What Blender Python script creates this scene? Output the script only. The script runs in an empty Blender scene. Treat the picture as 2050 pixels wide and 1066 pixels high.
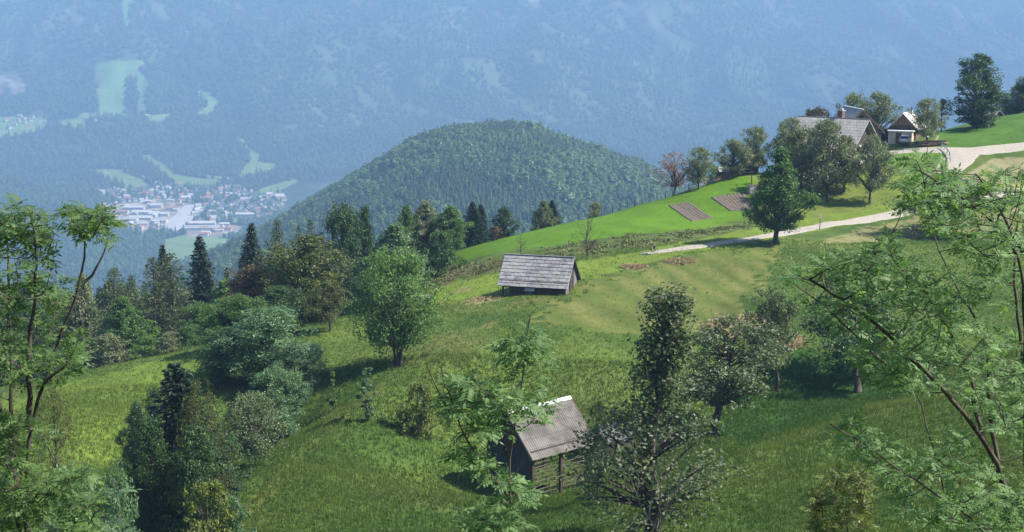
import bpy, bmesh, math, random
import numpy as np
from mathutils import Vector, Matrix
R = math.radians
S = bpy.context.scene
C = S.collection
random.seed(7)
RNG = np.random.default_rng(7)

# ------------------------------------------------------------ camera, light, exposure
PITCH = R(10.0)
F = 2816.0                      # focal length in photograph pixels (2050 wide)
cd = bpy.data.cameras.new('camera')
cam = bpy.data.objects.new('camera', cd)
C.objects.link(cam)
cam.location = (0, 0, 0)
cam.rotation_euler = (math.pi / 2 - PITCH, 0, 0)
cd.sensor_width = 36.0
cd.sensor_fit = 'HORIZONTAL'
cd.lens = 36.0 * F / 2050.0
cd.clip_start = 0.1
cd.clip_end = 30000
S.camera = cam

SUN_EL, SUN_AZ = R(47), R(98)   # azimuth measured from +Y towards +X
w = bpy.data.worlds.new('World')
S.world = w
w.use_nodes = True
nt = w.node_tree
sky = nt.nodes.new('ShaderNodeTexSky')
sky.sky_type = 'NISHITA'
sky.sun_disc = False
sky.sun_elevation = SUN_EL
sky.sun_rotation = SUN_AZ
sky.altitude = 800
bg = nt.nodes['Background']
nt.links.new(sky.outputs[0], bg.inputs[0])
bg.inputs[1].default_value = 0.085
ld = bpy.data.lights.new('sun', 'SUN')
ld.energy = 4.9
ld.angle = R(0.5)
ld.color = (1.0, 0.95, 0.86)
sun = bpy.data.objects.new('sun', ld)
C.objects.link(sun)
sv = Vector((math.cos(SUN_EL) * math.sin(SUN_AZ), math.cos(SUN_EL) * math.cos(SUN_AZ), math.sin(SUN_EL)))
sun.rotation_euler = sv.to_track_quat('Z', 'Y').to_euler()
sun.location = (60, 40, 120)
S.view_settings.view_transform = 'Standard'
S.view_settings.look = 'None'
S.view_settings.gamma = 1.0
S.view_settings.exposure = 1.40
S.cycles.use_denoising = True
S.cycles.max_bounces = 6
S.cycles.diffuse_bounces = 2
S.cycles.glossy_bounces = 2
S.cycles.transmission_bounces = 3
S.cycles.transparent_max_bounces = 8
S.cycles.volume_bounces = 0
HAZE_DENSITY = 2.2e-4
HAZE_COLOR = (0.278, 0.485, 0.795)

# ------------------------------------------------------------ picture <-> world helpers
CP, SP = math.cos(PITCH), math.sin(PITCH)

def proj(x, y, z):
    d = y * CP - z * SP
    return 1025 + F * x / d, 533 - F * (y * SP + z * CP) / d

def ray(u, v):
    a, b = (u - 1025) / F, -(v - 533) / F
    return np.array([a, CP + b * SP, -SP + b * CP])

def P(u, v, Y):
    r = ray(u, v)
    return r * (Y / r[1])

def col_x(u, Y, z):
    return (u - 1025) / F * (Y * CP - z * SP)

# ------------------------------------------------------------ noise
def _hash(ix, iy, seed):
    h = (ix.astype(np.int64) * 374761393 + iy.astype(np.int64) * 668265263 + seed * 974634777) & 0x7fffffff
    h = ((h ^ (h >> 13)) * 1274126177) & 0x7fffffff
    h = h ^ (h >> 16)
    return (h & 0xffff) / 65535.0

def vnoise(x, y, seed=0):
    ix, iy = np.floor(x), np.floor(y)
    fx, fy = x - ix, y - iy
    fx = fx * fx * (3 - 2 * fx)
    fy = fy * fy * (3 - 2 * fy)
    a = _hash(ix, iy, seed); b = _hash(ix + 1, iy, seed)
    c = _hash(ix, iy + 1, seed); d = _hash(ix + 1, iy + 1, seed)
    return (a * (1 - fx) + b * fx) * (1 - fy) + (c * (1 - fx) + d * fx) * fy

def fbm(x, y, seed=0, octv=4):
    x = np.asarray(x, float); y = np.asarray(y, float)
    s, a, t = 0, 0.5, 0
    for i in range(octv):
        s = s + a * vnoise(x, y, seed + i * 17)
        t += a
        a *= 0.5
        x = x * 2.03 + 11.3
        y = y * 2.03 + 5.7
    return s / t - 0.5

# ------------------------------------------------------------ near terrain
CTRL = [  # (u, v, Y): ground seen at pixel u,v at distance Y
 (1010,596,164),(1130,578,166),(1165,556,171),(1080,590,163),
 (1550,487,190),(1300,508,185),(1180,520,183),(1640,452,204),(1780,432,214),(1900,405,220),(2050,383,226),
 (1655,404,221),(1740,408,219),(1600,420,214),(1700,355,229),(1560,375,231),
 (1810,290,244),(1760,318,237),(1900,302,238),(2050,293,240),(1850,290,243),(1830,345,231),(1980,340,231),
 (2050,225,268),(1985,240,272),(1935,252,272),(1880,262,262),
 (1500,352,236),(1465,357,238),(1380,385,236),(1300,405,232),(1200,433,229),(1100,455,227),(1000,480,225),(870,520,222),
 (1400,430,214),(1300,455,207),(1100,490,200),(960,520,196),(870,560,190),(900,605,172),
 (1065,1005,112),(1120,985,114),(1180,950,118),(985,965,118),(1000,700,141),(900,780,131),(1150,690,144),(1300,620,156),
 (1480,600,162),(1700,560,170),(1900,500,180),(1700,660,147),(1900,640,150),
 (1562,780,136),(1712,785,137),(1415,865,122),(1560,850,125),(1600,870,113),(1700,838,117),(1250,760,134),(1200,850,124),
 (1500,905,106),(1800,810,118),(1700,900,106),(2000,760,126),(1300,1000,98),(1500,1050,92),(1800,1000,94),(2050,950,100),(1060,1060,100),
 (800,735,135),(670,822,123),(500,1005,101),(735,850,120),(600,950,106),(850,700,141),
 (690,715,144),(720,655,156),(625,648,162),(610,800,133),(560,880,130),
 (415,706,150),(270,745,147),(130,772,144),(0,835,138),(200,900,117),(300,830,126),(180,980,104),(350,1060,96),(440,930,122),(0,1000,100),
]
CTRLZ = [  # (u, Y, z)
 (1010,0,-1.8),(400,0,-1.2),(1600,0,-2.0),(1025,10,-8),(1025,18,-13.2),(300,17,-13),(1900,18,-13),(1025,30,-19),(1025,48,-25.5),(1025,70,-31),
 (0,45,-25.5),(2050,45,-24),(0,75,-32),(2050,75,-29),(500,75,-32.5),(1500,75,-31.5),
 (400,185,-47),(200,180,-47),(0,180,-49),(550,195,-45),(650,210,-48),(780,200,-43),
 (400,225,-66),(100,225,-68),(700,240,-62),
 (870,260,-60),(1000,262,-56),(1200,265,-52),(1300,268,-49),(1400,275,-47),(1500,280,-42),(1650,275,-32),(1800,285,-30),(1935,300,-30),(2050,300,-24),
 (200,300,-105),(600,300,-100),(1000,300,-80),(1400,310,-66),(1700,320,-56),(2050,330,-44),
 (0,430,-175),(400,430,-170),(800,430,-160),(1200,430,-135),(1600,430,-118),(2050,430,-105),
 (-600,100,-30),(-600,200,-58),(2650,100,-26),(2650,200,-26),(2650,300,-18),(-600,300,-110),
]
_pts = [P(*c) for c in CTRL] + [np.array([col_x(u, Y, z), Y, z]) for u, Y, z in CTRLZ]
_pts = np.array(_pts)

def tps_fit(p, lam=0.6):
    n = len(p)
    d = np.sqrt(((p[:, None, :2] - p[None, :, :2]) ** 2).sum(-1)) / 100
    K = np.where(d > 0, d * d * np.log(d + 1e-12), 0) + np.eye(n) * lam * 0.002
    Q = np.c_[np.ones(n), p[:, :2] / 100]
    A = np.block([[K, Q], [Q.T, np.zeros((3, 3))]])
    return np.linalg.solve(A, np.r_[p[:, 2], 0, 0, 0])
_co = tps_fit(_pts)

def tps_eval(x, y):
    out = np.empty(x.shape)
    xf, yf, of = x.ravel(), y.ravel(), out.ravel()
    for i in range(0, xf.size, 20000):
        X = np.c_[xf[i:i + 20000], yf[i:i + 20000]]
        d = np.sqrt(((X[:, None] - _pts[None, :, :2]) ** 2).sum(-1)) / 100
        K = np.where(d > 0, d * d * np.log(d + 1e-12), 0)
        of[i:i + 20000] = K @ _co[:-3] + _co[-3] + X @ _co[-2:] / 100
    return of.reshape(x.shape)

NX0, NX1, NY0, NY1, NS = -200.0, 200.0, -24.0, 430.0, 0.8
_gx = np.arange(NX0, NX1 + .01, NS)
_gy = np.arange(NY0, NY1 + .01, NS)
GX, GY = np.meshgrid(_gx, _gy)
GZ = tps_eval(GX, GY)
GZ = np.maximum(GZ, -260)
GZ += 1.3 * fbm(GX / 17, GY / 17, 3, 3) * np.clip((GY - 60) / 40, 0, 1) + 0.22 * fbm(GX / 2.6, GY / 2.6, 9, 3)

def H(x, y):
    x = np.asarray(x, float); y = np.asarray(y, float)
    fx = np.clip((x - NX0) / NS, 0, len(_gx) - 1.001)
    fy = np.clip((y - NY0) / NS, 0, len(_gy) - 1.001)
    i, j = fx.astype(int), fy.astype(int)
    a, b = fx - i, fy - j
    return (GZ[j, i] * (1 - a) + GZ[j, i + 1] * a) * (1 - b) + (GZ[j + 1, i] * (1 - a) + GZ[j + 1, i + 1] * a) * b

def G(u, v, y0=60.0, y1=300.0):
    """first point of the near terrain under picture point u, v"""
    r = ray(u, v)
    ys = np.arange(y0, y1, 0.4)
    p = r[None] * (ys / r[1])[:, None]
    below = p[:, 2] <= H(p[:, 0], p[:, 1])
    k = int(np.argmax(below)) if below.any() else -1
    if v > 560 and ys[k] > 188:
        m = (ys > 100) & (ys < 186)
        k = int(np.argmin(np.where(m, p[:, 2] - H(p[:, 0], p[:, 1]), 1e9)))
    if ys[k] > 258 and v < 480:          # just over the crest: take the crest itself
        m = (ys > 205) & (ys < 256)
        k = int(np.argmin(np.where(m, p[:, 2] - H(p[:, 0], p[:, 1]), 1e9)))
    q = p[k]
    return Vector((q[0], q[1], float(H(q[0], q[1]))))

def T(u, Y):
    z = -30.0
    for _ in range(6):
        x = col_x(u, Y, z)
        z = float(H(x, Y))
    return Vector((x, Y, z))

def in_poly(u, v, poly):
    u = np.asarray(u); v = np.asarray(v)
    c = np.zeros(u.shape, bool)
    n = len(poly)
    for i in range(n):
        x0, y0 = poly[i]; x1, y1 = poly[(i + 1) % n]
        if y0 == y1: continue
        t = ((y0 > v) != (y1 > v)) & (u < (x1 - x0) * (v - y0) / (y1 - y0) + x0)
        c ^= t
    return c

# ------------------------------------------------------------ object helpers
def tag(o, label=None, cat=None, group=None, kind=None):
    if label: o['label'] = label
    if cat: o['category'] = cat
    if group: o['group'] = group
    if kind: o['kind'] = kind
    return o

def empty(name, loc=(0, 0, 0), rz=0.0, label=None, cat=None, group=None):
    o = bpy.data.objects.new(name, None)
    o.empty_display_size = 0.3
    C.objects.link(o)
    o.location = loc
    o.rotation_euler = (0, 0, rz)
    return tag(o, label, cat, group)

def np_mesh(name, verts, faces, mats=(), mi=None, smooth=False, attrs=None, uv=None):
    """verts (N,3), faces: (M,3) or (M,4) int array or list of such arrays"""
    if not isinstance(faces, list): faces = [faces]
    faces = [np.asarray(f, dtype=np.int32) for f in faces if len(f)]
    me = bpy.data.meshes.new(name)
    verts = np.ascontiguousarray(verts, dtype=np.float32)
    me.vertices.add(len(verts))
    me.vertices.foreach_set('co', verts.ravel())
    loops = np.concatenate([f.ravel() for f in faces]).astype(np.int32)
    tot = np.concatenate([np.full(len(f), f.shape[1], np.int32) for f in faces])
    st = np.r_[0, np.cumsum(tot)[:-1]].astype(np.int32)
    me.loops.add(len(loops))
    me.loops.foreach_set('vertex_index', loops)
    me.polygons.add(len(tot))
    me.polygons.foreach_set('loop_start', st)
    me.polygons.foreach_set('loop_total', tot)
    if mi is not None: me.polygons.foreach_set('material_index', np.asarray(mi, np.int32))
    me.polygons.foreach_set('use_smooth', np.full(len(tot), smooth, bool))
    for m in mats: me.materials.append(m)
    if attrs:
        for k, a in attrs.items():
            a = np.asarray(a, np.float32)
            if a.ndim == 1:
                at = me.attributes.new(k, 'FLOAT', 'POINT')
                at.data.foreach_set('value', a)
            else:
                at = me.attributes.new(k, 'FLOAT_COLOR', 'POINT')
                at.data.foreach_set('color', np.c_[a, np.ones(len(a))].astype(np.float32).ravel())
    if uv is not None:
        l = me.uv_layers.new(name='UVMap')
        l.data.foreach_set('uv', np.asarray(uv, np.float32)[loops].ravel())
    me.update(calc_edges=True)
    me.validate()
    return me

def link(name, me, parent=None, loc=None):
    o = bpy.data.objects.new(name, me)
    C.objects.link(o)
    if parent: o.parent = parent
    if loc is not None: o.location = loc
    return o

class MB:
    """collects small shapes into one mesh"""
    def __init__(s): s.v = []; s.f = []; s.uv = {}
    def add(s, vs, fs):
        n = len(s.v)
        s.v += [tuple(p) for p in vs]
        s.f += [tuple(i + n for i in f) for f in fs]
        return s
    def box(s, a, b, M=None):
        x0, y0, z0 = a; x1, y1, z1 = b
        vs = [Vector(p) for p in ((x0,y0,z0),(x1,y0,z0),(x1,y1,z0),(x0,y1,z0),(x0,y0,z1),(x1,y0,z1),(x1,y1,z1),(x0,y1,z1))]
        if M: vs = [M @ p for p in vs]
        return s.add(vs, [(0,3,2,1),(4,5,6,7),(0,1,5,4),(1,2,6,5),(2,3,7,6),(3,0,4,7)])
    def bar(s, p, q, w, h, up=(0, 0, 1)):
        p, q = Vector(p), Vector(q)
        d = (q - p); L = d.length; d.normalize()
        side = d.cross(Vector(up))
        if side.length < 1e-4: side = d.cross(Vector((1, 0, 0)))
        side.normalize(); u2 = side.cross(d)
        vs = []
        for e in (p, q):
            for a, b in ((-1,-1),(1,-1),(1,1),(-1,1)):
                vs.append(e + side * a * w / 2 + u2 * b * h / 2)
        return s.add(vs, [(0,1,2,3),(7,6,5,4),(0,4,5,1),(1,5,6,2),(2,6,7,3),(3,7,4,0)])
    def tube(s, pts, rad, n=8, cap=True):
        V, Fc = tube_arrays(pts, rad, n)
        m = len(V)
        fs = [tuple(f) for f in Fc]
        if cap:
            fs.append(tuple(range(n))[::-1]); fs.append(tuple(range(m - n, m)))
        return s.add(V, fs)
    def quad(s, *p): return s.add(p, [tuple(range(len(p)))])
    def prism(s, poly, y0, y1, M=None):
        """poly in local x,z extruded along y"""
        n = len(poly)
        vs = [Vector((x, y0, z)) for x, z in poly] + [Vector((x, y1, z)) for x, z in poly]
        if M: vs = [M @ p for p in vs]
        fs = [tuple(range(n)), tuple(range(2 * n - 1, n - 1, -1))]
        fs += [(i, i + n, (i + 1) % n + n, (i + 1) % n) for i in range(n)]
        return s.add(vs, fs)
    def build(s, name, mat, parent=None, smooth=False, bevel=0):
        me = bpy.data.meshes.new(name)
        me.from_pydata(s.v, [], s.f)
        bm = bmesh.new(); bm.from_mesh(me)
        bmesh.ops.recalc_face_normals(bm, faces=bm.faces)
        if bevel: bmesh.ops.bevel(bm, geom=bm.edges[:], offset=bevel, segments=1, affect='EDGES')
        bm.to_mesh(me); bm.free()
        me.polygons.foreach_set('use_smooth', [smooth] * len(me.polygons))
        me.materials.append(mat)
        return link(name, me, parent)

def tube_arrays(pts, rad, n=8):
    pts = np.asarray([tuple(p) for p in pts], float)
    k = len(pts)
    rad = np.broadcast_to(np.asarray(rad, float), (k,))
    t = np.gradient(pts, axis=0)
    t /= np.linalg.norm(t, axis=1)[:, None] + 1e-9
    ref = np.array([0.0, 0.0, 1.0]) if abs(t[:, 2]).mean() < 0.8 else np.array([1.0, 0.0, 0.0])
    a = np.cross(t, ref); a /= np.linalg.norm(a, axis=1)[:, None] + 1e-9
    b = np.cross(t, a)
    th = np.arange(n) * 2 * np.pi / n
    V = pts[:, None] + rad[:, None, None] * (np.cos(th)[None, :, None] * a[:, None] + np.sin(th)[None, :, None] * b[:, None])
    i = np.arange(k - 1)[:, None] * n
    j = np.arange(n)[None]
    f = np.stack([i + j, i + (j + 1) % n, i + n + (j + 1) % n, i + n + j], -1).reshape(-1, 4)
    return V.reshape(-1, 3), f

def dup(root, loc=None, rz=None, label=None, group=None, scale=None):
    r = root.copy(); C.objects.link(r)
    if loc is not None: r.location = loc
    if rz is not None: r.rotation_euler = (0, 0, rz)
    if scale is not None: r.scale = scale
    if label: r['label'] = label
    if group: r['group'] = group
    for ch in list(root.children):
        c = ch.copy(); C.objects.link(c); c.parent = r
        for g in ch.children:
            d = g.copy(); C.objects.link(d); d.parent = c
    return r

# ------------------------------------------------------------ materials
def new_mat(name):
    m = bpy.data.materials.new(name)
    m.use_nodes = True
    t = m.node_tree
    return m, t, t.nodes['Principled BSDF']

def pm(name, c1, c2=None, scale=4.0, rough=0.8, stretch=(1, 1, 1), bump=0.0, detail=4, spec=0.3, metal=0.0, spread=(0.35, 0.65)):
    """surface with two noise-mixed colours"""
    m, t, b = new_mat(name)
    b.inputs['Roughness'].default_value = rough
    b.inputs['Metallic'].default_value = metal
    b.inputs['Specular IOR Level'].default_value = spec
    if c2 is None:
        b.inputs['Base Color'].default_value = (*c1, 1)
        return m
    tc = t.nodes.new('ShaderNodeTexCoord')
    mp = t.nodes.new('ShaderNodeMapping')
    mp.inputs['Scale'].default_value = stretch
    n = t.nodes.new('ShaderNodeTexNoise')
    n.inputs['Scale'].default_value = scale
    n.inputs['Detail'].default_value = detail
    rp = t.nodes.new('ShaderNodeValToRGB')
    rp.color_ramp.elements[0].position = spread[0]; rp.color_ramp.elements[0].color = (*c1, 1)
    rp.color_ramp.elements[1].position = spread[1]; rp.color_ramp.elements[1].color = (*c2, 1)
    t.links.new(tc.outputs['Object'], mp.inputs[0])
    t.links.new(mp.outputs[0], n.inputs['Vector'])
    t.links.new(n.outputs[0], rp.inputs[0])
    t.links.new(rp.outputs[0], b.inputs['Base Color'])
    if bump:
        bp = t.nodes.new('ShaderNodeBump')
        bp.inputs['Strength'].default_value = 1
        bp.inputs['Distance'].default_value = bump
        t.links.new(n.outputs[0], bp.inputs['Height'])
        t.links.new(bp.outputs[0], b.inputs['Normal'])
    return m

def leaf_mat(name, dark, light, trans=0.35, rough=0.5, spec=0.4, tcol=None):
    """leaves: colour from the per-leaf attribute 'tint', light passing through"""
    m, t, b = new_mat(name)
    at = t.nodes.new('ShaderNodeAttribute'); at.attribute_name = 'tint'
    oi = t.nodes.new('ShaderNodeObjectInfo')
    rp = t.nodes.new('ShaderNodeValToRGB')
    rp.color_ramp.elements[0].color = (*dark, 1)
    rp.color_ramp.elements[1].color = (*light, 1)
    hs = t.nodes.new('ShaderNodeHueSaturation')
    mr = t.nodes.new('ShaderNodeMapRange')
    mr.inputs['To Min'].default_value = 0.82; mr.inputs['To Max'].default_value = 1.18
    t.links.new(oi.outputs['Random'], mr.inputs['Value'])
    t.links.new(mr.outputs[0], hs.inputs['Value'])
    t.links.new(at.outputs['Fac'], rp.inputs[0])
    t.links.new(rp.outputs[0], hs.inputs['Color'])
    t.links.new(hs.outputs[0], b.inputs['Base Color'])
    b.inputs['Roughness'].default_value = rough
    b.inputs['Specular IOR Level'].default_value = spec
    tr = t.nodes.new('ShaderNodeBsdfTranslucent')
    mx = t.nodes.new('ShaderNodeMixShader')
    mx.inputs[0].default_value = trans
    hs2 = t.nodes.new('ShaderNodeMixRGB'); hs2.blend_type = 'MULTIPLY'; hs2.inputs[0].default_value = 1
    hs2.inputs[2].default_value = (*(tcol or (1.15, 1.25, 0.55)), 1)
    t.links.new(hs.outputs[0], hs2.inputs[1])
    t.links.new(hs2.outputs[0], tr.inputs[0])
    t.links.new(b.outputs[0], mx.inputs[1])
    t.links.new(tr.outputs[0], mx.inputs[2])
    t.links.new(mx.outputs[0], t.nodes['Material Output'].inputs[0])
    return m

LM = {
 'fresh': leaf_mat('leaf_fresh', (0.036, 0.085, 0.018), (0.115, 0.205, 0.042)),
 'grey':  leaf_mat('leaf_grey', (0.075, 0.098, 0.048), (0.225, 0.255, 0.135)),
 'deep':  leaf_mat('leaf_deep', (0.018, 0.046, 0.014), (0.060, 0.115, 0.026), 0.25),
 'olive': leaf_mat('leaf_olive', (0.042, 0.062, 0.013), (0.115, 0.145, 0.03), 0.25),
 'rust':  leaf_mat('leaf_rust', (0.13, 0.075, 0.05), (0.30, 0.175, 0.12), 0.35, tcol=(1.2, 0.9, 0.6)),
 'brown': leaf_mat('leaf_brown', (0.04, 0.04, 0.016), (0.105, 0.085, 0.035), 0.25, tcol=(1.2, 1.0, 0.6)),
 'spruce':leaf_mat('leaf_spruce', (0.008, 0.020, 0.012), (0.026, 0.054, 0.026), 0.1),
 'larch': leaf_mat('leaf_larch', (0.028, 0.044, 0.016), (0.080, 0.11, 0.038), 0.2),
 'yellow':leaf_mat('leaf_yellow', (0.07, 0.10, 0.018), (0.19, 0.23, 0.05), 0.4),
 'ash':   leaf_mat('leaf_ash', (0.050, 0.108, 0.030), (0.150, 0.240, 0.075), 0.45, 0.55, 0.3),
 'silver': leaf_mat('leaf_silver', (0.050, 0.078, 0.032), (0.145, 0.185, 0.085)),
 'ashnear': leaf_mat('leaf_ash_near', (0.062, 0.126, 0.046), (0.18, 0.28, 0.112), 0.5, 0.55, 0.3),
 'ashblue': leaf_mat('leaf_ash_dull', (0.055, 0.115, 0.052), (0.155, 0.245, 0.12), 0.42, 0.40, 0.5),
}
BARK = pm('bark', (0.035, 0.028, 0.022), (0.10, 0.085, 0.07), 6, 0.95, (1, 1, 0.25), 0.02)
BARKG = pm('bark_grey', (0.10, 0.095, 0.08), (0.24, 0.225, 0.20), 8, 0.9, (1, 1, 0.3), 0.004)
WOODD = pm('wood_dark', (0.022, 0.017, 0.014), (0.075, 0.055, 0.042), 3, 0.9, (6, 6, 0.4), 0.01)
WOODG = pm('wood_grey', (0.085, 0.078, 0.072), (0.21, 0.195, 0.18), 3, 0.9, (6, 6, 0.4), 0.01)
WOODB = pm('wood_brown', (0.07, 0.045, 0.03), (0.17, 0.115, 0.08), 3, 0.9, (6, 6, 0.4), 0.01)
WOODP = pm('wood_pale', (0.30, 0.25, 0.19), (0.48, 0.40, 0.31), 4, 0.85, (3, 3, 1))
PLASTER = pm('plaster', (0.50, 0.48, 0.44), (0.66, 0.64, 0.60), 1.5, 0.9)
BEIGE = pm('plaster_beige', (0.38, 0.34, 0.27), (0.50, 0.45, 0.37), 1.5, 0.9)
DARK = pm('bay_shade_paint', (0.010, 0.010, 0.012), (0.02, 0.02, 0.022), 2, 0.8)  # near-black colour standing in for the shade inside the lean-to
GLASS = pm('window_glass', (0.02, 0.025, 0.03), None, rough=0.1, spec=0.6)
STEEL = pm('galvanised_steel', (0.45, 0.46, 0.47), (0.6, 0.61, 0.62), 3, 0.4, metal=0.8)
WHITE = pm('white_paint', (0.72, 0.71, 0.68), (0.82, 0.81, 0.79), 3, 0.5)
BLACK = pm('black_rubber', (0.012, 0.012, 0.013), (0.03, 0.03, 0.03), 8, 0.7)
STONE = pm('stone', (0.20, 0.19, 0.17), (0.42, 0.40, 0.36), 3, 0.9, bump=0.03)
SOIL = pm('soil', (0.070, 0.056, 0.040), (0.125, 0.102, 0.076), 2.5, 0.95, bump=0.06, detail=8)
GRAVEL = pm('gravel', (0.245, 0.22, 0.185), (0.315, 0.285, 0.245), 3.0, 0.95, bump=0.01, detail=8)
HAY = pm('hay', (0.22, 0.17, 0.085), (0.42, 0.34, 0.19), 5, 0.95, bump=0.03)
# ============================================================ SETTING
def ground_mat(name, rough=0.95, bump=0.12, s1=0.9, s2=6.0, amt=0.45):
    m, t, b = new_mat(name)
    b.inputs['Roughness'].default_value = rough
    b.inputs['Specular IOR Level'].default_value = 0.15
    at = t.nodes.new('ShaderNodeAttribute'); at.attribute_name = 'gcol'
    tc = t.nodes.new('ShaderNodeTexCoord')
    n1 = t.nodes.new('ShaderNodeTexNoise'); n1.inputs['Scale'].default_value = s1; n1.inputs['Detail'].default_value = 8; n1.inputs['Roughness'].default_value = 0.7
    n2 = t.nodes.new('ShaderNodeTexNoise'); n2.inputs['Scale'].default_value = s2; n2.inputs['Detail'].default_value = 3
    for n in (n1, n2): t.links.new(tc.outputs['Object'], n.inputs['Vector'])
    ad = t.nodes.new('ShaderNodeMath'); ad.operation = 'ADD'
    t.links.new(n1.outputs[0], ad.inputs[0]); t.links.new(n2.outputs[0], ad.inputs[1])
    mr = t.nodes.new('ShaderNodeMapRange')
    mr.inputs['From Min'].default_value = 0.6; mr.inputs['From Max'].default_value = 1.4
    mr.inputs['To Min'].default_value = 1 - amt; mr.inputs['To Max'].default_value = 1 + amt
    t.links.new(ad.outputs[0], mr.inputs['Value'])
    hs = t.nodes.new('ShaderNodeHueSaturation')
    t.links.new(mr.outputs[0], hs.inputs['Value'])
    t.links.new(at.outputs['Color'], hs.inputs['Color'])
    t.links.new(hs.outputs[0], b.inputs['Base Color'])
    bp = t.nodes.new('ShaderNodeBump'); bp.inputs['Distance'].default_value = bump; bp.inputs['Strength'].default_value = 0.9
    t.links.new(ad.outputs[0], bp.inputs['Height']); t.links.new(bp.outputs[0], b.inputs['Normal'])
    return m

ZONES = [  # (colour, polygon in photograph pixels lying on the ground, edge wobble)
 ((0.070,0.098,0.018), [(1150,600),(1165,568),(1350,515),(1560,488),(1530,545),(1500,600),(1440,665),(1300,672),(1180,665),(1075,648),(1095,610)], 16),      # mown, drying hay
 ((0.105,0.150,0.018), [(852,600),(870,575),(1005,548),(1165,520),(1300,500),(1450,470),(1640,430),(1800,395),(1900,380),(1900,412),(1800,432),(1500,487),(1350,512),(1165,560),(1000,603),(900,612)], 5),
 ((0.070,0.145,0.006), [(850,532),(870,520),(960,488),(1100,452),(1300,400),(1400,366),(1520,330),(1520,432),(1400,457),(1250,472),(1100,492),(1000,505),(930,524),(880,534)], 3),
 ((0.070,0.095,0.024), [(1080,500),(1270,470),(1400,461),(1500,446),(1500,458),(1420,474),(1300,492),(1180,512),(1080,515)], 5),
 ((0.075,0.070,0.028), [(850,548),(930,532),(1010,518),(1010,540),(930,556),(858,582)], 4),
 ((0.100,0.130,0.022), [(1500,338),(1700,325),(1800,335),(1830,395),(1640,440),(1520,432)], 6),
 ((0.050,0.110,0.014), [(1860,265),(1890,250),(1960,225),(2500,190),(2500,292),(1900,300),(1868,288)], 3),
 ((0.070,0.120,0.020), [(1755,318),(1800,302),(1890,298),(1910,330),(1800,352)], 3),
 ((0.20,0.185,0.095), [(1940,345),(1990,318),(2500,296),(2500,385),(1880,385)], 5),
 ((0.15,0.15,0.06), [(1640,488),(1720,458),(1800,442),(1990,415),(2500,400),(2500,455),(2000,462),(1800,480)], 6),
 ((0.098,0.148,0.020), [(-400,880),(-400,835),(60,795),(130,768),(415,698),(432,760),(300,850),(250,900),(190,965),(140,1010),(-400,960)], 6),
 ((0.27,0.20,0.11), [(1405,660),(1470,640),(1580,624),(1575,640),(1500,668),(1430,685)], 7),
 ((0.25,0.19,0.10), [(1540,688),(1600,678),(1612,690),(1560,702)], 5),
 ((0.24,0.19,0.10), [(1255,537),(1280,532),(1290,537),(1270,541)], 3),
 ((0.24,0.19,0.10), [(1345,526),(1375,521),(1382,526),(1350,530)], 3),
 ((0.16,0.15,0.06), [(905,582),(940,575),(948,580),(915,588)], 3),
 ((0.15,0.14,0.06), [(925,604),(985,594),(1005,600),(950,612)], 4),
] + [
 ((0.022,0.060,0.008), [(1430,880),(1460,770),(1560,705),(1750,690),(1920,715),(1860,778),(1650,838),(1500,885)], 9),   # hollow of lush grass, its tree shade put into the colour
 ((0.110,0.120,0.036), [(1480,905),(1640,848),(1850,784),(2060,720),(2060,738),(1870,803),(1660,866),(1500,922)], 8),   # dry seed heads on the swell, its sunlit rim painted in
 ((0.120,0.125,0.034), [(488,1015),(560,945),(660,825),(740,775),(800,728),(870,680),(1000,640),(1000,648),(880,692),(806,745),(735,800),(672,845),(580,950),(510,1030)], 6),  # sunlit crest of the spur, painted as a paler grass band
 ((0.115,0.120,0.036), [(880,600),(1000,612),(1100,585),(1170,562),(1170,570),(1100,600),(1000,628),(880,618)], 6),  # bank line under the barn, lit edge painted paler likewise
]

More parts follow.
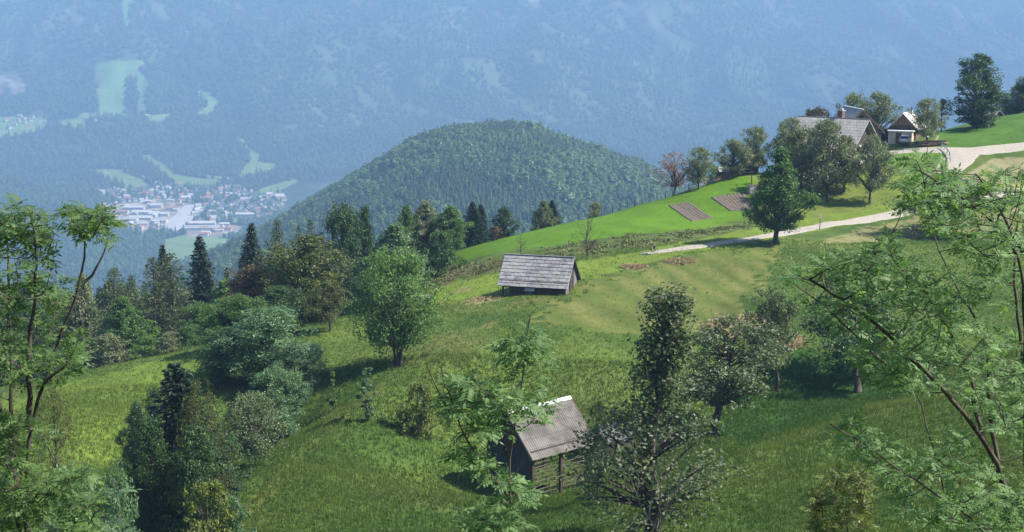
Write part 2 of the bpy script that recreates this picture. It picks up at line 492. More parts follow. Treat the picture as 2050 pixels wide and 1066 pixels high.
def build_ground():
    u, v = proj(GX, GY, GZ)
    wob_u = fbm(GX / 3.0, GY / 3.0, 31, 4); wob_v = fbm(GX / 3.0, GY / 3.0, 57, 4)
    big = fbm(GX / 14, GY / 14, 5, 4); mid = fbm(GX / 4, GY / 4, 15, 4)
    base = np.zeros(GX.shape + (3,))
    k = np.clip(0.50 + 2.2 * big + 1.2 * mid, 0, 1)[..., None]
    base[:] = np.array((0.034, 0.068, 0.010)) * (1 - k) + np.array((0.082, 0.120, 0.022)) * k
    dry = np.clip(3 * (fbm(GX / 9, GY / 9, 77, 3) - 0.08), 0, 1)[..., None] * 0.5
    base = base * (1 - dry) + np.array((0.105, 0.098, 0.035)) * dry
    base[GY > 250] = (0.03, 0.045, 0.015)
    zone = np.full(GX.shape, -1)
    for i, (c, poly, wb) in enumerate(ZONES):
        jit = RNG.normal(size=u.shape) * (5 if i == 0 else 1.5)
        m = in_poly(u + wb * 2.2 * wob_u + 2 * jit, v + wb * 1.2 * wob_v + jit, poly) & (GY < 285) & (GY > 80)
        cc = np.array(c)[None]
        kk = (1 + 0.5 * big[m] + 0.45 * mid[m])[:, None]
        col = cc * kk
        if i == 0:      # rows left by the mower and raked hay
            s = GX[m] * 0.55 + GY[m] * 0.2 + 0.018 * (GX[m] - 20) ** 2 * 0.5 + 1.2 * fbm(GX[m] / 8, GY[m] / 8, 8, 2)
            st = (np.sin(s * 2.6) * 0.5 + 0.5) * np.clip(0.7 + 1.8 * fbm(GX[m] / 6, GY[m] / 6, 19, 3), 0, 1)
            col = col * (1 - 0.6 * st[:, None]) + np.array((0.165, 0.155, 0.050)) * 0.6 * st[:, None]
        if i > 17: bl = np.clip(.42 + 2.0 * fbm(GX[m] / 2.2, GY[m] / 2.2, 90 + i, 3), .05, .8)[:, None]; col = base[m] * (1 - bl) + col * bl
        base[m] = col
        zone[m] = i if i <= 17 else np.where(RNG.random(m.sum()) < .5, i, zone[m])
    ny, nx = GX.shape
    idx = np.arange(ny * nx).reshape(ny, nx)
    f = np.stack([idx[:-1, :-1], idx[:-1, 1:], idx[1:, 1:], idx[1:, :-1]], -1).reshape(-1, 4)
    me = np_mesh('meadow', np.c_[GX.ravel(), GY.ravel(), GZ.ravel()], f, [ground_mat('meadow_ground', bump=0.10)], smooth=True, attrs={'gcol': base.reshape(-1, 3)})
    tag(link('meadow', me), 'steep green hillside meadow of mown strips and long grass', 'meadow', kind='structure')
    return zone
ZONE = build_ground()

def zone_at(x, y):
    i = np.clip(((np.asarray(x) - NX0) / NS + .5).astype(int), 0, len(_gx) - 1)
    j = np.clip(((np.asarray(y) - NY0) / NS + .5).astype(int), 0, len(_gy) - 1)
    return ZONE[j, i]

# ------------------------------------------------------------ roads draped on the near ground
def drape(name, pts, width, mat, label, cat='road', lift=0.07, nw=7, kind='structure', wob=0.10):
    p = np.array([(q.x, q.y) for q in pts])
    seg = np.r_[0, np.cumsum(np.linalg.norm(np.diff(p, axis=0), axis=1))]
    n = max(8, int(seg[-1] / 0.6))
    t = np.linspace(0, seg[-1], n)
    cx, cy = np.interp(t, seg, p[:, 0]), np.interp(t, seg, p[:, 1])
    ker = np.ones(9) / 9
    if n > 24:
        for _ in range(3):
            a, b = np.pad(cx, 4, 'edge'), np.pad(cy, 4, 'edge')
            cx, cy = np.convolve(a, ker, 'valid'), np.convolve(b, ker, 'valid')
    dx, dy = np.gradient(cx), np.gradient(cy)
    l = np.hypot(dx, dy) + 1e-9
    wd = np.interp(t, seg, np.broadcast_to(np.asarray(width, float), (len(p),)))
    s = np.linspace(-.5, .5, nw)
    edge = (1 + wob * fbm(t / 1.5, t * 0, 4, 3))
    X = cx[:, None] - (dy / l)[:, None] * s * (wd * edge)[:, None]
    Y = cy[:, None] + (dx / l)[:, None] * s * (wd * edge)[:, None]
    Z = H(X, Y) + lift - 0.11 * (np.abs(s) > 0.49)
    idx = np.arange(n * nw).reshape(n, nw)
    f = np.stack([idx[:-1, :-1], idx[1:, :-1], idx[1:, 1:], idx[:-1, 1:]], -1).reshape(-1, 4)
    me = np_mesh(name, np.c_[X.ravel(), Y.ravel(), Z.ravel()], f, [mat], smooth=True)
    return tag(link(name, me), label, cat, kind=kind)

drape('road', [G(*q) for q in [(1262,513),(1310,506),(1380,497),(1500,481),(1600,462),(1700,446),(1790,430),(1870,410),(1960,391),(2080,380)]],
      [0.7, 1.6, 2.6, 3.0, 3.0, 3.0, 3.2, 3.2, 3.2, 3.2], GRAVEL, 'pale gravel lane climbing across the mown meadow')
drape('road', [G(*q) for q in [(1752,314),(1800,302),(1840,300),(1885,302),(1930,306),(1985,300),(2080,290)]], [3, 2.6, 2.6, 3.4, 4.6, 3.9, 3.5], GRAVEL, 'wide gravel road sweeping up to the farmyard', lift=0.07)
drape('road', [G(*q) for q in [(1928,306),(1922,318),(1905,334),(1890,352)]], [6, 5, 4.5, 3.5], GRAVEL, 'gravel branch road dropping below the guard rail', lift=0.085)
#drape('path', [G(*q) for q in [(1000,604),(1090,580),(1170,547),(1262,514)]], 0.5, HAY, 'faint trodden path from the lane to the grey barn', 'path', lift=0.04)

# vegetable plots: soil sheets with real ridges
def plot(name, quad, label, rows):
    a, b, c, d = [np.array(G(*q)) for q in quad]
    n1, n2 = 60, 40
    s, t = np.meshgrid(np.linspace(0, 1, n1), np.linspace(0, 1, n2))
    p = (a[None, None] * (1 - s[..., None]) + b * s[..., None]) * (1 - t[..., None]) + (d * (1 - s[..., None]) + c * s[..., None]) * t[..., None]
    z = H(p[..., 0], p[..., 1]) + 0.10 + 0.045 * np.sin(s * rows * 2 * np.pi) * (s > .35) + 0.06 * fbm(p[..., 0] * 2, p[..., 1] * 2, 3, 3)
    edge = (s < .01) | (s > .99) | (t < .01) | (t > .99)
    z = z - 0.25 * edge
    idx = np.arange(n1 * n2).reshape(n2, n1)
    f = np.stack([idx[:-1, :-1], idx[:-1, 1:], idx[1:, 1:], idx[1:, :-1]], -1).reshape(-1, 4)
    me = np_mesh(name, np.c_[p[..., 0].ravel(), p[..., 1].ravel(), z.ravel()], f, [SOIL], smooth=True)
    tag(link(name, me), label, 'garden plot', kind='thing')
plot('vegetable_plot', [(1337,412),(1378,405),(1430,437),(1385,445)], 'smaller brown soil plot farther from the orchard', 7)
plot('vegetable_plot', [(1422,396),(1462,388),(1510,402),(1510,426),(1462,424)][0:1] + [(1490,385),(1520,424),(1462,424)], 'larger ridged soil plot beside the orchard trees', 9)

# ------------------------------------------------------------ far land
FIELDS = [
 [(190,150),(192,128),(230,122),(290,122),(278,142),(300,165),(292,190),(293,228),(278,228),(276,160),(262,150),(252,165),(252,236),(200,232)],
 [(375,178),(385,182),(415,185),(442,207),(425,225),(420,238),(385,235),(410,215),(415,205),(400,190)],
 [(-60,238),(40,232),(100,240),(95,255),(50,270),(-60,282)],
 [(108,242),(160,235),(172,245),(168,258),(110,250)], [(158,227),(195,226),(190,238),(160,238)], [(280,232),(345,228),(330,245),(300,242)],
 [(175,338),(240,340),(290,362),(308,378),(290,384),(250,376),(215,360)],
 [(283,312),(300,310),(330,330),(345,348),(400,358),(447,362),(430,375),(390,380),(350,370),(330,350),(300,330)],
 [(478,350),(500,322),(512,320),(520,325),(555,330),(555,345),(510,350),(480,360)],
 [(470,270),(490,280),(500,300),(515,305),(520,322),(505,322),(495,300),(478,285)],
 [(480,395),(510,385),(540,372),(590,360),(600,364),(565,380),(560,390),(520,395)],
 [(465,435),(500,432),(512,440),(505,448),(470,447)],
 [(330,480),(365,472),(460,478),(462,490),(440,500),(320,545),(325,505)],
 [(270,458),(300,455),(295,475),(280,470)],
 [(250,-20),(262,-20),(255,25),(258,58),(250,58),(243,30)],
 [(400,350),(470,355),(470,362),(420,358)],
]
ROCKS = [
 [(1055,-10),(1080,-10),(1085,25),(1065,38)], [(1160,-10),(1185,5),(1192,25),(1170,15)], [(1200,-10),(1290,20),(1285,42),(1240,15)],
 [(1188,30),(1200,40),(1225,112),(1218,116),(1195,70)], [(125,15),(150,10),(172,45),(168,62),(145,40)], [(0,150),(40,150),(55,185),(20,195),(-30,180)], [(95,30),(110,28),(108,45),(98,48)],
]
URBAN = [[(195,410),(340,402),(400,410),(380,440),(350,465),(250,462),(215,440)], [(370,455),(410,445),(500,455),(470,474),(375,477)]]
RESID = [[(190,382),(330,370),(450,372),(570,395),(572,418),(520,447),(470,437),(400,452),(380,412),(220,408)]]

def far_z(x, y):
    sx = x / np.maximum(y, 1)
    yw = y + 260 * fbm(x / 1500, y / 1700, 41, 3) * np.clip((y - 4100) / 900, 0, 1) - np.clip(sx, 0, 1) * 1500 * np.clip((y - 4700) / 800, 0, 1) + np.minimum(sx, 0) * 300 * np.clip((y - 4300) / 800, 0, 1)
    z = np.interp(yw, [400, 700, 1500, 2300, 4150, 4500, 4900, 5150, 5700, 6500, 7600, 8600, 9500], [-175, -290, -430, -492, -490, -452, -395, -372, -170, 88, 330, 400, 420])
    k = np.clip((y - 4200) / 1500, 0, 1)
    r = 1 - 2 * np.abs(fbm(x / 520 + 0.3 * y / 900, y / 1100, 61, 4))
    z = z + k * 240 * (r - 0.8) + k * 45 * fbm(x / 160, y / 220, 21, 3)
    # wooded swells on the valley floor
    sw = np.clip(fbm(x / 700, y / 620, 91, 3) * 3.0, -0.2, 1) * np.clip((np.abs(x + 850 - 0.05 * y) - 300) / 350, 0, 1)
    z = z + 85 * np.clip(sw, 0, 1) * np.clip((y - 1500) / 700, 0, 1) * np.clip((4700 - y) / 500, 0, 1)
    return z

FU = np.linspace(-620, 2670, 640)
FY = np.r_[np.linspace(400, 2300, 60)[:-1], np.linspace(2300, 4700, 330)[:-1], np.linspace(4700, 9300, 330)]
def far_grid():
    sx = (FU - 1025) / F
    Y = FY[:, None] + 0 * sx[None]
    X = sx[None] * (FY[:, None] * 1.005)
    return X, Y, far_z(X, Y)
FX, FYY, FZ = far_grid()
FUU, FVV = proj(FX, FYY, FZ)

def far_masks(u, v, x, y):
    wu, wv = 9 * fbm(x / 90, y / 120, 71, 3), 5 * fbm(x / 90, y / 120, 72, 3)
    fm = np.zeros(u.shape, bool); rm = fm.copy(); um = fm.copy(); hm = fm.copy()
    ok = y > 2200
    for p in FIELDS: fm |= in_poly(u + wu, v + wv, p)
    for p in ROCKS: rm |= in_poly(u + wu * 1.6, v + wv * 2.5, p)
    for p in URBAN: um |= in_poly(u + wu * .6, v + wv * .6, p)
    for p in RESID: hm |= in_poly(u + wu, v + wv, p)
    return fm & ok, rm & ok, um & ok, hm & ok

def build_far():
    fm, rm, um, hm = far_masks(FUU, FVV, FX, FYY)
    n1 = fbm(FX / 120, FYY / 160, 13, 5)[..., None]; n2 = fbm(FX / 700, FYY / 900, 14, 3)[..., None]; n3 = fbm(FX / 28, FYY / 40, 15, 3)[..., None]
    k = np.clip(0.5 + 1.5 * n1 + 2.2 * n2 + 0.45 * n3, 0, 1)
    col = np.array((0.014, 0.026, 0.012)) * (1 - k) + np.array((0.060, 0.095, 0.040)) * k
    # bare streaks and gullies high on the mountain
    st = np.clip(6 * (fbm(FX / 60 + FYY / 200, FYY / 300, 33, 5) - 0.15), 0, 1)[..., None] * (FYY > 5200)[..., None] * np.clip((FUU - 500) / 500, 0.25, 1)[..., None]
    col = col * (1 - 0.5 * st) + np.array((0.20, 0.20, 0.17)) * 0.5 * st
    thin = np.clip(5 * (fbm(FX / 60 + FYY / 120, FYY / 150, 35, 5) - .06), 0, 1)[..., None] * (FYY > 4900)[..., None]
    col = col * (1 - .45 * thin) + np.array((0.095, 0.118, 0.068)) * .45 * thin
    col[fm] = (np.array((0.135, 0.20, 0.065)) * (1 + 0.6 * n1[fm] + .4 * n3[fm]))
    hi = fm & (FYY > 5000); col[hi] = np.array((0.12, 0.21, 0.07)) * (1 + 0.5 * n1[hi])
    col[hm & ~um] = np.array((0.075, 0.10, 0.05)) * (1 + 0.8 * n3[hm & ~um])
    col[um] = np.array((0.24, 0.20, 0.17)) * (1 + 1.6 * n3[um] + .8 * n1[um])
    col[rm] = col[rm] * .55 + np.array((0.15, 0.125, 0.12)) * np.clip(.5 + 2.5 * n3[rm] + 1.5 * n1[rm], 0, 1.3)
    m = ground_mat('far_ground', bump=0.5, s1=0.012, s2=0.06, amt=0.3)
    ny, nx = FX.shape
    cut = int(np.argmin(np.abs(FY - 4700)))
    for name, a, b, lab in (('valley_floor', 0, cut, 'broad valley floor with fields and woods'), ('mountain', cut, ny - 1, 'wooded mountainside rising beyond the valley in blue haze')):
        X, Y, Z, K = FX[a:b + 1], FYY[a:b + 1], FZ[a:b + 1], col[a:b + 1]
        n, q = X.shape
        idx = np.arange(n * q).reshape(n, q)
        f = np.stack([idx[:-1, :-1], idx[:-1, 1:], idx[1:, 1:], idx[1:, :-1]], -1).reshape(-1, 4)
        me = np_mesh(name, np.c_[X.ravel(), Y.ravel(), Z.ravel()], f, [m], smooth=True, attrs={'gcol': K.reshape(-1, 3)})
        tag(link(name, me), lab, name.replace('_', ' '), kind='structure')
build_far()

def FG(u, v, y0=2200, y1=8000):
    """far ground under picture point u, v"""
    r = ray(u, v)
    ys = np.arange(y0, y1, 4.0)
    p = r[None] * (ys / r[1])[:, None]
    b = p[:, 2] <= far_z(p[:, 0], p[:, 1])
    k = int(np.argmax(b)) if b.any() else -1
    return Vector((p[k, 0], p[k, 1], float(far_z(p[k, 0:1], p[k, 1:2])[0])))

# ------------------------------------------------------------ wooded hill
HP = P(1002, 255, 1600)
def hill_z(x, y):
    dx, dy = x - HP[0], (y - HP[1]) * 0.58
    d = np.hypot(dx, dy)
    ca = np.where(d > 0, dx / (d + 1e-9), 0)
    gl = np.interp(d, [0, 71, 128, 185, 275, 400, 620], [0, 12, 37, 72, 124, 190, 330])
    gr = np.interp(d, [0, 43, 99, 156, 200, 400, 620], [0, 8, 29, 49, 72, 180, 330])
    k = 0.5 + 0.5 * ca
    return HP[2] - (gl * (1 - k) + gr * k) + 14 * fbm(x / 90, y / 120, 66, 3) * np.clip(d / 120, 0, 1)

def build_hill():
    x, y = np.meshgrid(np.linspace(-560, 560, 170), np.linspace(-900, 760, 200))
    x = x + HP[0]; y = y + HP[1]
    z = hill_z(x, y)
    n1 = fbm(x / 40, y / 50, 13, 4)[..., None]
    col = np.array((0.022, 0.036, 0.014)) * (1 + 1.2 * n1)
    n, q = x.shape
    idx = np.arange(n * q).reshape(n, q)
    f = np.stack([idx[:-1, :-1], idx[:-1, 1:], idx[1:, 1:], idx[1:, :-1]], -1).reshape(-1, 4)
    me = np_mesh('hill', np.c_[x.ravel(), y.ravel(), z.ravel()], f, [ground_mat('hill_ground', bump=0.4, s1=0.05, s2=0.3)], smooth=True, attrs={'gcol': col.reshape(-1, 3)})
    tag(link('hill', me), 'rounded dome hill covered in woods', 'hill', kind='structure')
build_hill()

# ------------------------------------------------------------ far woods: small trees set on points
def diamonds(c, size, nrm, asp=0.6, rng=RNG, tang=None):
    """kite leaves: centres (N,3), sizes (N,), normals (N,3)"""
    n = len(c)
    nrm = nrm / (np.linalg.norm(nrm, axis=1)[:, None] + 1e-9)
    r = rng.normal(size=(n, 3)) if tang is None else tang
    a = r - (r * nrm).sum(1)[:, None] * nrm
    a /= np.linalg.norm(a, axis=1)[:, None] + 1e-9
    b = np.cross(nrm, a)
    s = np.asarray(size)[:, None] * 0.5
    V = np.stack([c - a * s, c + b * s * asp + nrm * s * .12, c + a * s, c - b * s * asp + nrm * s * .12], 1).reshape(-1, 3)
    Fq = np.arange(n * 4).reshape(n, 4)
    return V, Fq

def far_tree_mesh(name, kind, seed, mat):
    rng = np.random.default_rng(seed)
    if kind == 'conifer':
        n = 110
        t = rng.random(n) ** 0.8
        a = rng.random(n) * 6.283
        rad = 0.17 * (1 - t) * (0.55 + 0.45 * rng.random(n)) + 0.01
        c = np.c_[rad * np.cos(a), rad * np.sin(a), 0.06 + 0.94 * t]
        nr = np.c_[np.cos(a), np.sin(a), 0.9 + 0 * a] + rng.normal(size=(n, 3)) * 0.2
        tg = np.c_[np.cos(a), np.sin(a), -0.6 + 0 * a]
        V, Fq = diamonds(c, 0.19 * (1.1 - 0.8 * t), nr, 0.75, rng, tg)
    else:
        n = 190
        d = rng.normal(size=(n, 3)); d /= np.linalg.norm(d, axis=1)[:, None]
        lob = 0.78 + 0.3 * np.sin(d[:, 0] * 4 + seed) * np.cos(d[:, 1] * 5 + seed * 2) + 0.15 * rng.normal(size=n)
        c = d * np.array((0.27, 0.27, 0.40)) * lob[:, None] + np.array((0, 0, 0.55))
        V, Fq = diamonds(c, 0.15 + 0.06 * rng.random(n), d + np.array((0, 0, .5)) + rng.normal(size=(n, 3)) * 0.35, 0.8, rng)
    tint = np.repeat(rng.random(n), 4)
    return np_mesh(name, V, Fq, [mat], attrs={'tint': tint})

FARM = [leaf_mat('far_leaf_light', (0.085, 0.145, 0.038), (0.112, 0.182, 0.050), 0.35), leaf_mat('far_leaf_mid', (0.055, 0.102, 0.032), (0.075, 0.128, 0.040), 0.35),
        leaf_mat('far_needle', (0.028, 0.058, 0.024), (0.040, 0.074, 0.030), 0.25)]
def proto_collection():
    col = bpy.data.collections.new('far_tree_kinds')
    for i, (k, m) in enumerate((('broad', 0), ('broad', 1), ('broad', 0), ('conifer', 2), ('conifer', 1))):
        col.objects.link(bpy.data.objects.new('kind_%d_far_tree' % i, far_tree_mesh('far_tree', k, 50 + i, FARM[m])))
    return col
PROTO = proto_collection()

def scatter_tree():
    ng = bpy.data.node_groups.new('set_trees', 'GeometryNodeTree')
    ng.interface.new_socket('Geometry', in_out='INPUT', socket_type='NodeSocketGeometry')
    ng.interface.new_socket('Geometry', in_out='OUTPUT', socket_type='NodeSocketGeometry')
    N = ng.nodes.new
    gi, go = N('NodeGroupInput'), N('NodeGroupOutput')
    ip = N('GeometryNodeInstanceOnPoints')
    ci = N('GeometryNodeCollectionInfo')
    ci.inputs['Collection'].default_value = PROTO
    ci.inputs['Separate Children'].default_value = True
    ci.inputs['Reset Children'].default_value = True
    L = ng.links.new
    def attr(name, typ):
        a = N('GeometryNodeInputNamedAttribute'); a.data_type = typ; a.inputs['Name'].default_value = name
        return a.outputs['Attribute']
    cx = N('ShaderNodeCombineXYZ')
    L(attr('rot', 'FLOAT'), cx.inputs[2])
    cs = N('ShaderNodeCombineXYZ')
    sw = attr('wid', 'FLOAT')
    L(sw, cs.inputs[0]); L(sw, cs.inputs[1]); L(attr('hgt', 'FLOAT'), cs.inputs[2])
    L(gi.outputs[0], ip.inputs['Points'])
    L(ci.outputs[0], ip.inputs['Instance'])
    ip.inputs['Pick Instance'].default_value = True
    L(attr('kidx', 'INT'), ip.inputs['Instance Index'])
    L(cx.outputs[0], ip.inputs['Rotation'])
    L(cs.outputs[0], ip.inputs['Scale'])
    L(ip.outputs[0], go.inputs[0])
    return ng
NG = scatter_tree()

def wood(name, x, y, z, hgt, wid, kidx, label, kind='stuff'):
    me = bpy.data.meshes.new(name)
    n = len(x)
    me.vertices.add(n)
    me.vertices.foreach_set('co', np.c_[x, y, z].astype(np.float32).ravel())
    for k, a, ty in (('hgt', hgt, 'FLOAT'), ('wid', wid, 'FLOAT'), ('rot', RNG.random(n) * 6.283, 'FLOAT'), ('kidx', kidx, 'INT')):
        at = me.attributes.new(k, ty, 'POINT')
        at.data.foreach_set('value', np.asarray(a, np.float32 if ty == 'FLOAT' else np.int32))
    o = link(name, me)
    md = o.modifiers.new('trees', 'NODES'); md.node_group = NG
    return tag(o, label, 'woods', kind=kind)

def kinds(x, y, n, scale, seed):
    q = fbm(x / scale, y / scale, seed, 3) * 3.2 + RNG.normal(size=n) * 0.25
    p = fbm(x / scale / .7, y / scale / .7, seed + 5, 3) * 3 + RNG.normal(size=n) * 0.25
    k = np.where(q > 0.30, RNG.integers(3, 5, n), np.where(p > 0, 1, RNG.integers(0, 2, n) * 2))
    return k

def hill_wood():
    sp = 4.2
    gx, gy = np.meshgrid(np.arange(-430, 330, sp), np.arange(-760, 150, sp * 1.15))
    x = (gx + RNG.uniform(-.45, .45, gx.shape) * sp).ravel() + HP[0]
    y = (gy + RNG.uniform(-.45, .45, gx.shape) * sp).ravel() + HP[1]
    z = hill_z(x, y)
    u, v = proj(x, y, z)
    m = (u > 330) & (u < 1500) & (v < 640)
    x, y, z = x[m], y[m], z[m]
    n = len(x)
    k = kinds(x, y, n, 60, 81)
    big = (1 + 1.3 * fbm(x / 25, y / 25, 17, 2)) * RNG.choice([.7, 1, 1.35], n, p=[.3, .6, .1])
    h = np.where(k >= 3, RNG.uniform(8, 11, n), RNG.uniform(6, 9, n) * big)
    w_ = np.where(k >= 3, h * 1.25, h * RNG.uniform(1.0, 1.4, n))
    wood('forest', x, y, z - 1.0, h, w_, k, 'dense mixed woods covering the rounded hill')
    return n

def valley_wood():
    X, Y, W = [], [], []
    for y0, y1, sp in ((2200, 3000, 12.0), (3000, 3700, 13.5), (3700, 4700, 17), (4700, 5600, 19), (5600, 7600, 25)):
        gx, gy = np.meshgrid(np.arange(-0.42 * y1, 0.42 * y1, sp), np.arange(y0, y1, sp))
        x = (gx + RNG.uniform(-.45, .45, gx.shape) * sp).ravel(); y = (gy + RNG.uniform(-.45, .45, gx.shape) * sp).ravel()
        X.append(x); Y.append(y); W.append(np.full(len(x), sp))
    x, y, sp = np.concatenate(X), np.concatenate(Y), np.concatenate(W)
    z = far_z(x, y)
    u, v = proj(x, y, z)
    fm, rm, um, hm = far_masks(u, v, x, y)
    keep = (u > -90) & (u < 2150) & (v < 600) & (v > -30) & ~fm & ~um & ~rm & ~(hm & (RNG.random(len(x)) < 0.78))
    hb = np.interp(u, [540, 700, 800, 900, 1010, 1100, 1200, 1300, 1400], [440, 350, 290, 252, 235, 248, 280, 312, 340])
    keep &= ~((u > 560) & (v > np.minimum(hb + 12, 365)))
    keep &= ~((y > 4900) & (fbm(x / 60 + y / 120, y / 150, 35, 5) + RNG.normal(size=len(x)) * .03 > .14))
    keep &= ~((u > 345) & (u < 396) & (v > 408) & (v < 470) & (np.abs((u - 375) + (v - 440) * 0.8) < 16))
    x, y, z, sp = x[keep], y[keep], z[keep], sp[keep]
    n = len(x)
    k = kinds(x, y, n, 190, 82)
    h = np.where(k >= 3, RNG.uniform(17, 27, n), RNG.uniform(12, 19, n)) * (sp / 15) ** 0.5
    w_ = np.maximum(np.where(k >= 3, h * 0.9, h * 1.15), sp * RNG.uniform(1.2, 1.7, n))
    wood('forest', x, y, z - 1.5, h, w_, k, 'far blue green woods across the valley and lower mountain')
    return n
NF = hill_wood(), valley_wood()
print('far trees', NF)

# ------------------------------------------------------------ the air
def haze():
    x0, x1, y0, y1, z0, z1 = -7000, 7000, -60, 9600, -640, 560
    mb = MB().box((x0, y0, z0), (x1, y1, z1))
    m = bpy.data.materials.new('haze')
    m.use_nodes = True
    t = m.node_tree
    t.nodes.remove(t.nodes['Principled BSDF'])
    vp = t.nodes.new('ShaderNodeVolumePrincipled')
    vp.inputs['Color'].default_value = (*HAZE_COLOR, 1)
    vp.inputs['Density'].default_value = HAZE_DENSITY
    vp.inputs['Anisotropy'].default_value = 0.0
    t.links.new(vp.outputs[0], t.nodes['Material Output'].inputs['Volume'])
    o = mb.build('haze', m)
    tag(o, 'blue summer haze lying over the whole valley', 'haze', kind='stuff')
    o.visible_shadow = True
haze()
# ============================================================ TREES
def bez(p0, p1, p2, n=6):
    t = np.linspace(0, 1, n)[:, None]
    return (1 - t) ** 2 * p0 + 2 * t * (1 - t) * p1 + t * t * p2

class Acc:
    def __init__(s): s.V = []; s.Fq = []; s.n = 0; s.t = []
    def add(s, V, Fq, tint=None):
        s.V.append(V); s.Fq.append(Fq + s.n); s.n += len(V)
        if tint is not None: s.t.append(tint)
    def mesh(s, name, mat, smooth=False):
        return np_mesh(name, np.concatenate(s.V), np.concatenate(s.Fq), [mat], smooth=smooth,
                       attrs={'tint': np.concatenate(s.t)} if s.t else None)

